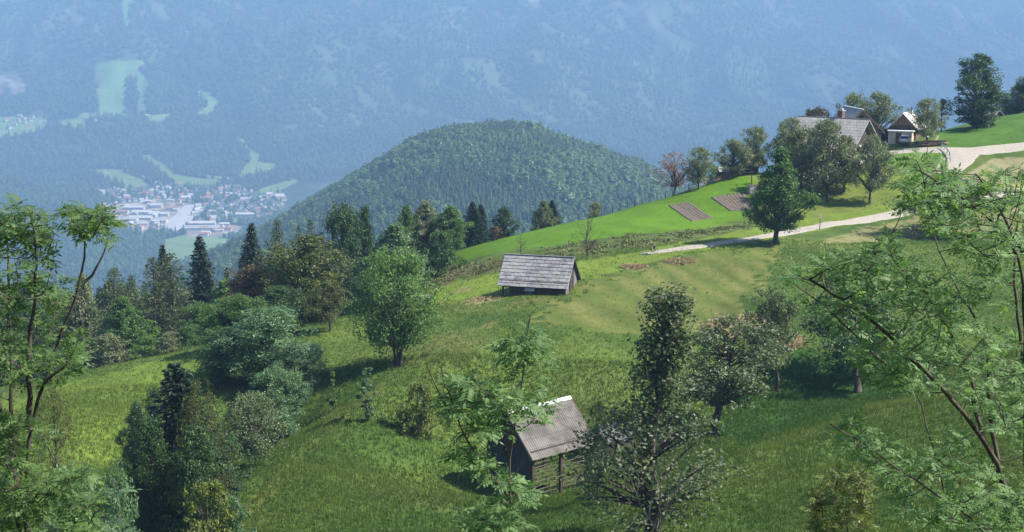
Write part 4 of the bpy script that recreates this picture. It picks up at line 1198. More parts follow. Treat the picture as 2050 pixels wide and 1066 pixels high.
# ---- grey hay barn in the meadow
def hay_barn():
    a = R(-17)
    X, Yv = Vector((math.cos(a), math.sin(a), 0)), Vector((-math.sin(a), math.cos(a), 0))
    L, W, hw, hr = 7.8, 5.3, 2.0, 4.66
    fr = G(1068, 589)
    c = fr + Yv * (W / 2) ; z0 = P(1010, 597, 164)[2]
    o = empty('hay_barn', (c.x, c.y, z0), a, 'weathered grey wooden barn with a big tiled roof on the meadow', 'barn')
    s = (hr - hw) / (W / 2)
    ove, ovg = 0.55, 0.45
    # boarded walls; the left bay stays open behind posts and rungs
    wl = MB()
    xl = -L / 2 + 0.95
    rng = random.Random(3)
    def plank_wall(mb, p, q, zt, zb=-1.0):
        n = int((Vector(q) - Vector(p)).length / 0.24)
        for i in range(n):
            e0, e1 = i / n, (i + .93) / n
            A = Vector(p).lerp(Vector(q), e0); B = Vector(p).lerp(Vector(q), e1)
            nrm = (B - A).cross(Vector((0, 0, 1))).normalized() * (0.04 + 0.012 * rng.random())
            t0, t1 = zt(A), zt(B)
            vs = [(A.x, A.y, zb), (B.x, B.y, zb), (B.x, B.y, t1), (A.x, A.y, t0)]
            vs += [(x + nrm.x, y + nrm.y, z) for x, y, z in vs]
            mb.add(vs, [(0,1,2,3),(7,6,5,4),(0,4,5,1),(1,5,6,2),(2,6,7,3),(3,7,4,0)])
    plank_wall(wl, (xl, -W / 2, 0), (L / 2, -W / 2, 0), lambda p: hw - .02)
    plank_wall(wl, (L / 2, W / 2, 0), (xl, W / 2, 0), lambda p: hw - .02)
    plank_wall(wl, (xl, W / 2, 0), (xl, -W / 2, 0), lambda p: hr - abs(p.y) * s - .05)
    wl.build('wall', WOODD, o)
    gb = MB()
    plank_wall(gb, (L / 2, -W / 2 + .05, 0), (L / 2, W / 2 - .05, 0), lambda p: hr - abs(p.y) * s - .05)
    gb.build('gable', WOODG, o)
    mb = MB()
    mb.box((L / 2 + .03, -0.75, 0.2), (L / 2 + .11, 0.35, 2.6))
    mb.build('gable_door', WOODD, o)
    mb = MB().bar((L/2 + .1, -0.95, -.2), (L/2 + .1, -0.95, hr - .95 * s - .1), .16, .16).bar((L/2 + .1, .5, 0), (L/2 + .1, .5, hr - .5 * s - .1), .12, .12)
    mb.build('gable_post', WOODD, o)
    for y in (-W / 2 + .06, W / 2 - .06):
        MB().bar((-L / 2 + .1, y, -1), (-L / 2 + .1, y, hw + .05), .2, .2).build('post', WOODD, o)
    lad = MB()
    for k in range(4): lad.bar((-L / 2 + .2, -W / 2 + .05, .25 + k * .33), (xl, -W / 2 + .05, .25 + k * .33), .07, .09)
    lad.build('rail', WOODG, o)
    bm_ = MB()
    for y in (-W / 2, W / 2): bm_.bar((-L / 2 - .3, y, hw + .02), (L / 2 + .3, y, hw + .02), .16, .16)
    bm_.build('eave_beam', WOODD, o)
    d = MB().box((-1.0, -W / 2 - .10, -.2), (-.15, -W / 2 - .055, 1.25))
    d = d.build('door', WOODG, o)
    fl = MB(); slab(fl, -.98, .22, (-W / 2 - .08, 1.42), (-W / 2 - .62, 0.98), .05)
    fl.build('hatch', pm('flap_grey', (.30, .29, .28), (.42, .41, .40), 3, .8), o)
    # roof of big overlapping slabs
    tm = tile_slab_mat()
    rb = MB()
    for sgn in (-1, 1):
        ey, ez = sgn * (W / 2 + ove), hw - ove * s
        slope = math.hypot(ey, hr - ez)
        rows = 9
        dv = Vector((0, ey, ez - hr)) / slope
        nv = Vector((0, -dv.z * sgn, dv.y * sgn)); nv = nv if nv.z > 0 else -nv
        x0, x1 = -L / 2 - ovg, L / 2 + ovg
        for r in range(rows):
            s0, s1 = r * slope / rows - .05, (r + 1) * slope / rows + .015
            wd = 0.93
            x = x0 - (wd * .5 if r % 2 else 0)
            while x < x1 - .02:
                a0, a1 = max(x, x0), min(x + wd - .035, x1)
                x += wd
                if a1 - a0 < .05: continue
                j = rng.uniform(-.006, .012)
                lo, hi = .005 + j, .060 + j
                A = [Vector((xx, 0, hr)) + dv * ss + nv * h_ for xx, ss, h_ in ((a0, s0, lo), (a1, s0, lo), (a1, s1, hi), (a0, s1, hi))]
                B = [p + nv * .03 for p in A]
                rb.add(A + B, [(3,2,1,0),(4,5,6,7),(0,1,5,4),(1,2,6,5),(2,3,7,6),(3,0,4,7)])
    roof = rb.build('roof', tm, o)
    und = MB()
    for sgn in (-1, 1): slab(und, -L / 2 - ovg + .06, L / 2 + ovg - .06, (0, hr - .09), (sgn * (W / 2 + ove - .05), hw - (ove - .05) * s - .09), .06)
    und.build('roof_boarding', WOODD, roof)
    cap = MB()
    for k in range(19):
        xa = -L / 2 - ovg + k * (L + 2 * ovg) / 19
        cap.bar((xa, 0, hr + .09), (xa + .45, 0, hr + .11), .24, .06)
    cap.build('ridge_cap', tm, roof)

def tile_slab_mat():
    m, t, b = new_mat('concrete_roof_slabs')
    b.inputs['Roughness'].default_value = 0.85
    tc = t.nodes.new('ShaderNodeTexCoord')
    wv = t.nodes.new('ShaderNodeTexWave'); wv.wave_type = 'BANDS'; wv.bands_direction = 'X'
    wv.inputs['Scale'].default_value = 2.1; wv.inputs['Distortion'].default_value = 0.3
    n = t.nodes.new('ShaderNodeTexNoise'); n.inputs['Scale'].default_value = 1.6; n.inputs['Detail'].default_value = 8
    gi = t.nodes.new('ShaderNodeNewGeometry')
    ad = t.nodes.new('ShaderNodeMath'); ad.operation = 'MULTIPLY_ADD'; ad.inputs[1].default_value = 0.38
    t.links.new(gi.outputs['Random Per Island'], ad.inputs[0]); t.links.new(n.outputs[0], ad.inputs[2])
    a2 = t.nodes.new('ShaderNodeMath'); a2.operation = 'MULTIPLY_ADD'; a2.inputs[1].default_value = 0.34
    t.links.new(wv.outputs[1], a2.inputs[0]); t.links.new(ad.outputs[0], a2.inputs[2])
    rp = t.nodes.new('ShaderNodeValToRGB')
    rp.color_ramp.elements[0].position = .45; rp.color_ramp.elements[0].color = (.085, .085, .09, 1)
    rp.color_ramp.elements[1].position = 1.0; rp.color_ramp.elements[1].color = (.27, .265, .27, 1)
    for x in (tc,): t.links.new(x.outputs['Object'], wv.inputs['Vector']); t.links.new(x.outputs['Object'], n.inputs['Vector'])
    t.links.new(a2.outputs[0], rp.inputs[0]); t.links.new(rp.outputs[0], b.inputs['Base Color'])
    bp = t.nodes.new('ShaderNodeBump'); bp.inputs['Distance'].default_value = .025; bp.inputs['Strength'].default_value = 1
    t.links.new(wv.outputs[1], bp.inputs['Height']); t.links.new(bp.outputs[0], b.inputs['Normal'])
    return m
hay_barn()

# ---- double hayrack in front
RAILW = pm('wood_rail', (.045, .038, .032), (.12, .10, .088), 3, .9, (.4, 6, 6))
def hayrack():
    a = R(41)
    X, Yv = Vector((math.cos(a), math.sin(a), 0)), Vector((-math.sin(a), math.cos(a), 0))
    L, W, hw, hr = 6.4, 5.6, 4.2, 7.05
    cn = G(1066, 1003)
    c = cn + X * (L / 2) + Yv * (W / 2)
    o = empty('hayrack', (c.x, c.y, cn.z), a, 'timber hayrack with a brown corrugated roof and white ridge', 'hayrack')
    s = (hr - hw) / (W / 2); ove, ovg = 0.55, 0.45
    # corrugated roof sheets in rows
    rb = []
    rf = []
    n0 = 0
    xs = np.arange(-L / 2 - ovg, L / 2 + ovg + .001, 0.24 / 6)
    for sgn in (-1, 1):
        ey, ez = sgn * (W / 2 + ove), hw - ove * s
        sl = math.hypot(ey, hr - ez)
        dv = np.array((0, ey, ez - hr)) / sl
        nv = np.array((0, -dv[2] * sgn, abs(dv[1]))); nv = np.array((0, sgn * abs(dv[2]), abs(dv[1])))
        rows = 5
        for r in range(rows):
            s0, s1 = max(r * sl / rows - .12, 0), (r + 1) * sl / rows
            lift = np.array([0.02 + .01 * fbm(xs * 0 + r, xs * 1.1, r, 2), 0.055 + .012 * fbm(xs * 0 + r + 9, xs * 1.1, r, 2)])
            h_ = 0.028 * np.sin(xs * 2 * np.pi / 0.24)
            for k, ss in enumerate((s0, s1)):
                p = np.zeros((len(xs), 3)); p[:, 0] = xs; p[:, 2] = hr
                p += dv * ss + nv * (h_ + lift[k])[:, None]
                rb.append(p)
            i = np.arange(len(xs) - 1)
            rf.append(np.stack([n0 + i, n0 + i + 1, n0 + len(xs) + i + 1, n0 + len(xs) + i], -1))
            n0 += 2 * len(xs)
    m = pm('corrugated_cement', (.085, .076, .070), (.165, .15, .138), 0.8, .85, (1, 1, 1), 0, 9)
    roof = link('roof', np_mesh('roof', np.concatenate(rb), np.concatenate(rf), [m], smooth=True), o)
    cap = MB()
    for sgn in (-1, 1): slab(cap, -L / 2 - ovg - .03, L / 2 + ovg + .03, (0, hr + .10), (sgn * .24, hr + .10 - .24 * s), .03)
    cap.build('ridge_cap', pm('ridge_metal', (.40, .40, .40), (.52, .52, .51), 2, .6), roof)
    raf = MB()
    for k in range(8):
        xx = -L / 2 - ovg + .1 + k * (L + 2 * ovg - .2) / 7
        for sgn in (-1, 1): raf.bar((xx, 0, hr - .12), (xx, sgn * (W / 2 + ove - .05), hw - (ove - .05) * s - .1), .1, .12)
    raf.build('rafter', WOODD, roof)
    for xx in (-L / 2 - ovg - .02, L / 2 + ovg + .02):
        for sgn in (-1, 1): MB().bar((xx, 0, hr - .03), (xx, sgn * (W / 2 + ove), hw - ove * s - .03), .05, .2).build('barge_board', WOODG, roof)
    for y in (-W / 2, W / 2):
        for x in (-L / 2, 0, L / 2):
            gz = H(*(c + X * x + Yv * y).xy) - cn.z
            MB().bar((x, y, float(gz) - .4), (x, y, hw + .02), .24, .24).build('post', WOODD, o)
    for y in (-W / 2, W / 2):
        for k in range(9):
            for xa, xb in ((-L / 2 - (.9 if k == 2 else .1), 0), (0, L / 2 + .1)):
                z = .35 + k * .36
                g = float(H(*(c + X * (xa + xb) / 2 + Yv * y).xy) - cn.z)
                if z < g + .1: continue
                MB().tube([(xa, y * 1.0 - .16 * np.sign(-y) * -1, z + random.uniform(-.04, .04)), (xb, y - .16 * np.sign(-y) * -1, z + random.uniform(-.04, .04))], .045, 6).build('rail', RAILW, o)
    bl = MB()
    for z in (hw - .05,):
        for y in (-W / 2, W / 2): bl.bar((-L / 2 - .3, y, z), (L / 2 + .3, y, z), .2, .2)
        for x in (-L / 2, 0, L / 2): bl.bar((x, -W / 2 + .1, z - .05), (x, W / 2 - .1, z - .05), .2, .22)
    bl.build('beam', WOODD, o)
    rng = random.Random(5)
    lo = MB(); up = MB()
    n = 22
    for i in range(n):
        y0, y1 = -W / 2 + .12 + i * (W - .24) / n, -W / 2 + .12 + (i + .93) * (W - .24) / n
        x = -L / 2 - .05 - rng.random() * .02
        lo.box((x, y0, 1.35 + rng.random() * .05), (x + .03, y1, hw - .2))
        t0 = hr - max(abs(y0), abs(y1)) * s - .12
        up.box((x, y0, hw - .18), (x + .03, y1, t0))
    lo.build('gable_wall', pm('boards_blue_grey', (.024, .024, .027), (.06, .06, .065), 3, .9, (6, 6, .4)), o)
    up.build('gable_board', WOODD, o)
    up2 = MB()
    for i in range(n):
        y0, y1 = -W / 2 + .12 + i * (W - .24) / n, -W / 2 + .12 + (i + .93) * (W - .24) / n
        up2.box((L / 2 + .03, y0, hw - .18), (L / 2 + .06, y1, hr - max(abs(y0), abs(y1)) * s - .12))
    up2.build('gable_board', WOODD, o)
    MB().box((-L / 2 + .1, -W / 2 + .2, hw - .42), (L / 2 - .1, W / 2 - .2, hw - .34)).build('loft_floor', WOODD, o)
    for y in (-W / 2, W / 2):
        for q in (-1, 1): MB().bar((q * L / 2, y, hw - 1.1), (q * (L / 2 - 1.0), y, hw - .1), .12, .12).build('brace', WOODD, o)
hayrack()

def low_shed():
    c = G(1224, 893)
    o = empty('shed', (c.x, c.y, c.z - .1), R(35), 'low shed with a worn grey shingle roof behind the pear tree', 'shed')
    r, rc = gable_building(o, 3.0, 2.6, 1.1, 1.9, .3, .3, WOODD, tile_mat('roof_shingle', (.09, .085, .095), (.13, .12, .13), (.06, .055, .06), .3, .25), .08)
    rc.build('ridge_cap', WOODG, r)
    MB().box((-.5, -1.46, -.2), (.4, -1.405, 1.15)).build('door', WOODG, o)
low_shed()

# ---- farm group
def farmhouse():
    a = R(-40)
    Yv = Vector((-math.sin(a), math.cos(a), 0))
    rm = P(1668, 238, 240)
    g = float(H(rm[0], rm[1])) - 0.4
    hr = rm[2] - g; L, W = 11.6, 9.0; hw = hr - 4.1
    o = empty('farmhouse', (rm[0], rm[1], g), a, 'large plastered farmhouse with a grey roof and chimney behind fruit trees', 'house')
    r, rc = gable_building(o, L, W, hw, hr, .7, .9, PLASTER, ROOFG)
    rc.build('ridge_cap', WOODG, r)
    ch = MB().box((.6, .35, hr - .8), (1.5, 1.25, hr + 1.3)); ch = ch.build('chimney', pm('chimney_brick', (.10, .06, .05), (.2, .13, .11), 5, .9), r)
    MB().box((.5, .25, hr + 1.3), (1.6, 1.35, hr + 1.45)).box((.75, .5, hr + 1.45), (1.35, 1.1, hr + 1.75)).build('chimney_cap', STONE, ch)
    s = (hr - hw) / (W / 2)
    gb = MB(); h = hw + .25
    yy = (hr - .25 - h) / s
    gb.add([(L/2 + .02, -yy, h), (L/2 + .02, yy, h), (L/2 + .02, 0, hr - .25), (L/2 + .06, -yy, h), (L/2 + .06, yy, h), (L/2 + .06, 0, hr - .25)], [(0,1,2),(5,4,3),(0,3,4,1),(1,4,5,2),(2,5,3,0)])
    gb.build('gable_boards', WOODD, o)
    bal = MB().bar((L/2 + .5, -3.2, hw + .2), (L/2 + .5, 3.2, hw + .2), .1, .1)
    for k in range(17): bal.bar((L/2 + .5, -3.2 + k * .4, hw - .7), (L/2 + .5, -3.2 + k * .4, hw + .2), .08, .05)
    bal.box((L/2 + .01, -3.3, hw - .85), (L/2 + .6, 3.3, hw - .72)); bal.build('balcony', WOODD, o)
    for x in (-4.2, -1.6, 1.2, 3.9): window(o, x, -W / 2 - .03, hw - 2.1, .95, 1.25)
    for x in (-4.2, 3.9): window(o, x, -W / 2 - .03, .7, .95, 1.2)
    for y in (-2.2, 1.8): window(o, L / 2 + .03, y, hw - 2.6, .95, 1.25, 'x+')
    MB().box((-.6, -W/2 - .06, -.2), (.5, -W/2 - .005, 2.1)).build('door', WOODB, o)
farmhouse()

def farm_barn():
    a = R(95)
    ap = P(1728, 221, 247); X = Vector((math.cos(a), math.sin(a), 0))
    L, W = 9.0, 7.4
    c = Vector(ap) + X * (L / 2 + .7)
    g = float(H(c.x, c.y)) - 1.0
    hr = ap[2] - g; hw = hr - 3.7
    o = empty('farm_barn', (c.x, c.y, g), a, 'tall wooden barn with boarded gable rising behind the farmhouse', 'barn')
    r, rc = gable_building(o, L, W, hw, hr, .6, .7, WOODG, ROOFD)
    rc.build('ridge_cap', WHITE, r)
    s = (hr - hw) / (W / 2)
    for sg in (-1, 1): MB().bar((-L/2 - .72, 0, hr), (-L/2 - .72, sg * (W/2 + .6), hw - .6 * s), .05, .26).build('barge_board', WOODB, r)
    MB().box((-L/2 - .06, -.35, hr - 1.7), (-L/2 - .01, .35, hr - 1.0)).build('hatch', WOODD, o)
    MB().box((-L/2 - .08, -2.2, -.2), (-L/2 - .01, .6, 2.5)).build('door', WOODD, o)
    MB().bar((-L/2 - .05, -W/2, hw), (-L/2 - .05, W/2, hw), .12, .2).build('beam', WOODD, o)
farm_barn()

def woodshed():
    rz = R(62)
    X = Vector((math.cos(rz), math.sin(rz), 0)); Yv = Vector((-math.sin(rz), math.cos(rz), 0))
    ap = P(1808, 229, 247)
    L, W = 6.5, 4.6
    c = Vector(ap) + X * (L / 2 + .35)
    g = P(1800, 287, 246)[2]
    hr = ap[2] - g; hw = hr - 2.35
    o = empty('woodshed', (c.x, c.y, g), rz, 'small brown wooden outbuilding with a shiny roof and dark open lean-to', 'outbuilding')
    r, rc = gable_building(o, L, W, hw, hr, .45, .4, WOODB, tile_mat('roof_pale_sheets', (.42, .40, .37), (.5, .48, .45), (.3, .28, .26), 1.2, 1.0), .1)
    rc.build('ridge_cap', WHITE, r)
    MB().tube([(.8, -.5, hr - .4), (.8, -.5, hr + 1.1)], .09, 8).build('stove_pipe', BLACK, r)
    MB().box((-L/2 - .06, -W/2 + .05, hw - .9), (-L/2 - .01, W/2 - .05, hw + .35)).build('hay_door', WOODD, o)
    ln = MB(); slab(ln, -L/2 - .3, L/2, (W/2 + .3, hw - .2), (W/2 + 2.1, hw - 1.2), .1)
    lt = ln.build('lean_to', WOODG, o)
    MB().box((-L/2 + .3, W/2 + .02, -.3), (L/2 - .2, W/2 + 1.75, hw - 1.0)).build('bay_shade_block', DARK, lt)  # solid block; the open bay's shade is put into its colour
    MB().bar((-L/2, W/2 + 1.95, -.3), (-L/2, W/2 + 1.95, hw - 1.1), .16, .16).build('post', WOODD, lt)
    gp = MB().box((-L/2 - 1.9, -W/2 + .3, -.3), (-L/2 - .07, W/2 - .25, 2.05))
    ga = gp.build('garage', BEIGE, o)
    MB().box((-L/2 - 2.1, -W/2 + .1, 2.06), (-L/2 - .07, W/2 - .05, 2.2)).build('garage_roof', WHITE, ga)
    MB().box((-L/2 - 1.96, -.2, -.1), (-L/2 - 1.905, .75, 1.85)).build('garage_door', WOODB, ga)
woodshed()

def small_hut():
    c = T(1984, 280); z = P(1984, 236, c.y)[2]
    o = empty('hut', (c.x, c.y, min(c.z, z) - .2), R(-62), 'little dark hut with a pale roof beside the giant linden', 'hut')
    r, rc = gable_building(o, 3.6, 3.2, 1.8, 3.1, .35, .3, WOODD, ROOFG, .09)
    rc.build('ridge_cap', WOODG, r)
    MB().box((1.81, -.5, -.2), (1.86, .45, 1.6)).build('door', WOODG, o)
small_hut()

def red_shed():
    c = P(1463, 349, 245)
    o = empty('garden_shed', (c[0], c[1], float(H(c[0], c[1])) - .2), R(8), 'low reddish boarded shed behind the plank fence', 'shed')
    g = o.location.z
    hr = max(2.2, P(1463, 334, 245)[2] - g); hw = hr - .7
    r, rc = gable_building(o, 4.6, 2.6, hw, hr, .2, .2, pm('red_boards', (.13, .055, .04), (.22, .10, .075), 3, .9, (6, 6, .4)), ROOFD, .08)
    rc.build('ridge_cap', WOODG, r)
    MB().box((-.4, -1.36, 0), (.4, -1.305, hw - .1)).build('door', WOODD, o)
    c = P(1500, 352, 243)
    g = float(H(c[0], c[1])) - .2
    o = empty('garden_shed', (c[0], c[1], g), R(-30), 'narrow dark shed at the end of the fence below the fruit trees', 'shed')
    hr = max(2.6, P(1500, 300, 243)[2] - g)
    r, rc = gable_building(o, 2.6, 2.0, hr - .8, hr, .25, .25, WOODD, ROOFD, .08)
    rc.build('ridge_cap', WOODG, r)
    for k in range(3): MB().box((-.9, -1.06, .8 + k * .55), (.9, -1.005, .95 + k * .55)).build('shelf_board', WOODP, o)
red_shed()

# ============================================================ SMALL THINGS ROUND THE FARM
def plank_fence():
    px = [(1379, 385), (1398, 379), (1416, 372), (1434, 367), (1452, 362), (1470, 357), (1488, 352)]
    pts = [G(u, v) for u, v in px]
    o = empty('plank_fence', pts[0], 0, 'old plank fence running down the crest to the sparse red tree', 'fence')
    b = pts[0]
    for p in pts:
        MB().bar(p - b - Vector((0, 0, .3)), p - b + Vector((0, 0, 1.25 + random.uniform(-.1, .15))), .16, .16).build('post', WOODD, o)
    for i in range(len(pts) - 1):
        for k, z in enumerate((.35, .68, 1.0)):
            p, q = pts[i] - b, pts[i + 1] - b
            MB().bar(p + Vector((0, -.1, z + random.uniform(-.05, .05))), q + Vector((0, -.1, z + random.uniform(-.05, .05))), .04, .17).build('plank', WOODP if i == 0 else WOODB if i > 2 else WOODG, o)
plank_fence()

def wire_fence():
    us = [1210, 1226, 1241, 1256, 1270, 1285, 1300, 1316, 1332, 1346]
    vs = np.interp(us, [1200, 1300, 1350], [433, 406, 392])
    pts = [G(u, v) for u, v in zip(us, vs)]
    b = pts[0]
    o = empty('wire_fence', b, 0, 'thin wire fence on short posts along the green crest', 'fence')
    for p in pts: MB().tube([p - b - Vector((0, 0, .3)), p - b + Vector((random.uniform(-.06, .06), 0, 1.15))], .055, 6).build('post', WOODD, o)
    for z in (.5, 1.0): MB().tube([p - b + Vector((0, 0, z)) for p in pts], .008, 4).build('wire', BLACK, o)
wire_fence()

def car():
    c = G(1812, 289)
    o = empty('parked_car', (c.x, c.y, c.z + .02), R(68), 'silver estate car parked on the gravel before the beige garage', 'car')
    paint = pm('silver_paint', (.50, .52, .56), None, rough=.3, metal=.3, spec=.6)
    prof = [(-2.15,.35),(2.1,.35),(2.18,.6),(2.1,.82),(1.15,.98),(-1.95,1.0),(-2.18,.9),(-2.2,.55)]
    bm = MB(); bm.prism(prof, -.84, .84); body = bm.build('body', paint, o, bevel=.05)
    cab = MB()
    lo = [(-1.9, -.78, .985), (1.12, -.78, .975), (1.12, .78, .975), (-1.9, .78, .985)]
    hi = [(-1.55, -.6, 1.44), (.35, -.6, 1.44), (.35, .6, 1.44), (-1.55, .6, 1.44)]
    cab.add(lo + hi, [(0,1,2,3),(7,6,5,4),(0,4,5,1),(1,5,6,2),(2,6,7,3),(3,7,4,0)])
    cb = cab.build('cabin', GLASS, o)
    MB().box((-1.6, -.62, 1.441), (.42, .62, 1.50)).build('car_roof', WHITE, cb)
    pl = MB()
    for y in (-1, 1):
        for xl, xh in ((-1.86, -1.52), (-.6, -.55), (.98, .3)): pl.bar((xl, y * .77, .98), (xh, y * .605, 1.45), .07, .05)
    pl.build('pillar', paint, cb)
    for x in (-1.3, 1.35):
        for y in (-.78, .78):
            t = MB().tube([(x, y - .1, .32), (x, y + .1, .32)], .32, 16).build('tyre', BLACK, o)
            MB().tube([(x, y - .11, .32), (x, y + .11, .32)], .19, 12).build('rim', STEEL, t)
    red = pm('red_lens', (.35, .02, .02), None, rough=.2)
    for y in (-.68, .68):
        MB().box((-2.215, y - .12, .68), (-2.17, y + .12, .9)).build('tail_light', red, o)
        MB().box((2.1, y - .15, .62), (2.175, y + .15, .76)).build('headlight', GLASS, o)
    MB().box((-2.24, -.8, .42), (-2.15, .8, .56)).build('bumper', BLACK, o)
car()

def bicycle(o):
    fr = pm('bike_frame', (.02, .02, .025), None, rough=.4)
    for x in (-.52, .52):
        ring = MB()
        n = 24
        pts = [(x + .33 * math.cos(2 * math.pi * k / n), 0, .34 + .33 * math.sin(2 * math.pi * k / n)) for k in range(n + 1)]
        ring.tube(pts, .022, 6, False)
        wl = ring.build('wheel', BLACK, o, True)
        sp = MB()
        for k in range(10): sp.bar((x, 0, .34), (x + .32 * math.cos(k * .628), 0, .34 + .32 * math.sin(k * .628)), .008, .008)
        sp.build('spokes', STEEL, wl)
    f = MB()
    bbx, st, hd = (-.08, 0, .32), (-.22, 0, .82), (.36, 0, .86)
    for p, q in ((bbx, st), (bbx, (.38, 0, .74)), (st, hd), (bbx, (-.52, 0, .34)), (st, (-.52, 0, .34)), (hd, (.52, 0, .34))): f.tube([p, q], .02, 6)
    f.build('frame', fr, o)
    MB().tube([(-.22, 0, .82), (-.25, 0, .95)], .014, 6).box((-.38, -.06, .94), (-.12, .06, .99)).build('saddle', BLACK, o)
    MB().tube([(.36, 0, .86), (.35, 0, .98)], .016, 6).tube([(.34, -.27, 1.0), (.38, -.1, .99), (.38, .1, .99), (.34, .27, 1.0)], .016, 6).build('handlebar', BLACK, o)
    MB().tube([(-.08, -.06, .32), (-.08, .06, .32)], .08, 10).bar((-.08, -.09, .32), (.06, -.09, .22), .03, .02).bar((-.08, .09, .32), (-.22, .09, .42), .03, .02).build('crank', STEEL, o)

def bikes():
    c = G(1591, 466)
    o = empty('bicycle', (c.x, c.y, c.z + .07), R(16), 'dark bicycle standing on the lane right of the ash', 'bicycle')
    bicycle(o)
    c = G(1306, 511)
    rz = R(200)
    o = empty('bicycle', (c.x, c.y, c.z + .06), rz, 'bicycle ridden down the lane by the cyclist', 'bicycle')
    bicycle(o)
    person(c, rz)

def skin_figure(name, joints, edges, mat, parent, sub=1):
    me = bpy.data.meshes.new(name)
    names = list(joints)
    me.from_pydata([joints[n][0] for n in names], [(names.index(a), names.index(b)) for a, b in edges], [])
    me.materials.append(mat)
    ob = link(name, me, parent)
    md = ob.modifiers.new('skin', 'SKIN')
    for i, n in enumerate(names):
        r = joints[n][1]
        me.skin_vertices[0].data[i].radius = (r, r)
    me.skin_vertices[0].data[0].use_root = True
    sb = ob.modifiers.new('smooth', 'SUBSURF'); sb.levels = sub; sb.render_levels = sub
    return ob

def person(c, rz):
    o = empty('person', (c.x, c.y, c.z + .06), rz, 'cyclist in dark clothes bent over a bicycle on the lane', 'person')
    skin = pm('skin', (.42, .26, .18), None, rough=.6)
    J = {'pelvis': ((-.22, 0, 1.02), .13), 'belly': ((-.10, 0, 1.18), .13), 'chest': ((.05, 0, 1.36), .15), 'neck': ((.17, 0, 1.50), .06), 'head': ((.24, 0, 1.60), .09), 'crown': ((.26, 0, 1.72), .095), 'nose': ((.345, 0, 1.63), .03)}
    E = [('pelvis', 'belly'), ('belly', 'chest'), ('chest', 'neck'), ('neck', 'head'), ('head', 'crown'), ('head', 'nose')]
    for s, y in (('l', 1), ('r', -1)):
        k = .12 if s == 'l' else -.05
        J.update({'hip' + s: ((-.2, .1 * y, .98), .10), 'knee' + s: ((.16, .12 * y, .74 + k), .065), 'ank' + s: ((-.06, .1 * y, .36 + k * .8), .045), 'toe' + s: ((.1, .1 * y, .30 + k * .8), .04),
                  'sho' + s: ((.08, .19 * y, 1.40), .075), 'elb' + s: ((.16, .26 * y, 1.16), .05), 'wri' + s: ((.31, .24 * y, 1.03), .035), 'palm' + s: ((.36, .23 * y, 1.02), .035)})
        E += [('pelvis', 'hip' + s), ('hip' + s, 'knee' + s), ('knee' + s, 'ank' + s), ('ank' + s, 'toe' + s), ('chest', 'sho' + s), ('sho' + s, 'elb' + s), ('elb' + s, 'wri' + s), ('wri' + s, 'palm' + s)]
        for f in range(4):
            yy = .23 * y + (f - 1.5) * .019
            J['fa%s%d' % (s, f)] = ((.395, yy, 1.025), .010); J['fb%s%d' % (s, f)] = ((.405 - .002 * f, yy, .99), .009)
            E += [('palm' + s, 'fa%s%d' % (s, f)), ('fa%s%d' % (s, f), 'fb%s%d' % (s, f))]
        J['th' + s] = ((.345, .23 * y - .045 * y, 1.0), .010); J['tj' + s] = ((.37, .23 * y - .05 * y, .975), .009)
        E += [('palm' + s, 'th' + s), ('th' + s, 'tj' + s)]
    skin_figure('body', J, E, skin, o)
    sh = {'a': ((-.20, 0, 1.05), .15), 'b': ((-.08, 0, 1.2), .15), 'c': ((.05, 0, 1.37), .17)}
    se = [('a', 'b'), ('b', 'c')]
    for s, y in (('l', 1), ('r', -1)):
        sh.update({'s' + s: ((.08, .2 * y, 1.41), .09), 'e' + s: ((.14, .25 * y, 1.22), .065)}); se += [('c', 's' + s), ('s' + s, 'e' + s)]
    skin_figure('shirt', sh, se, pm('dark_jersey', (.02, .02, .03), (.04, .04, .05), 5, .8), o)
    st = {'a': ((-.22, 0, 1.0), .15)}; te = []
    for s, y in (('l', 1), ('r', -1)):
        k = .12 if s == 'l' else -.05
        st.update({'h' + s: ((-.19, .1 * y, .98), .12), 'k' + s: ((.06, .115 * y, .83 + k * .6), .085)}); te += [('a', 'h' + s), ('h' + s, 'k' + s)]
    skin_figure('shorts', st, te, BLACK, o)
    he = {'a': ((.22, 0, 1.72), .10), 'b': ((.28, 0, 1.73), .105)}
    skin_figure('helmet', he, [('a', 'b')], pm('helmet_white', (.55, .5, .48), None, rough=.3), o)
    for s, y in (('l', 1), ('r', -1)):
        k = .12 if s == 'l' else -.05
        skin_figure('shoe', {'a': ((-.08, .1 * y, .32 + k * .8), .05), 'b': ((.12, .1 * y, .28 + k * .8), .045)}, [('a', 'b')], BLACK, o)
bikes()

def guard_rail():
    pts = [G(*q) for q in [(1884, 300), (1890, 303), (1896, 307), (1900, 313), (1902, 320), (1902, 327)]]
    b = pts[0]
    o = empty('guard_rail', b, 0, 'bent steel guard rail on the road corner by the yard', 'guard rail')
    MB().tube([p - b + Vector((0, 0, .72)) for p in pts], .11, 6).build('beam', STEEL, o)
    for p in pts: MB().bar(p - b - Vector((0, 0, .2)), p - b + Vector((0, 0, .74)), .1, .1).build('post', STEEL, o)
guard_rail()

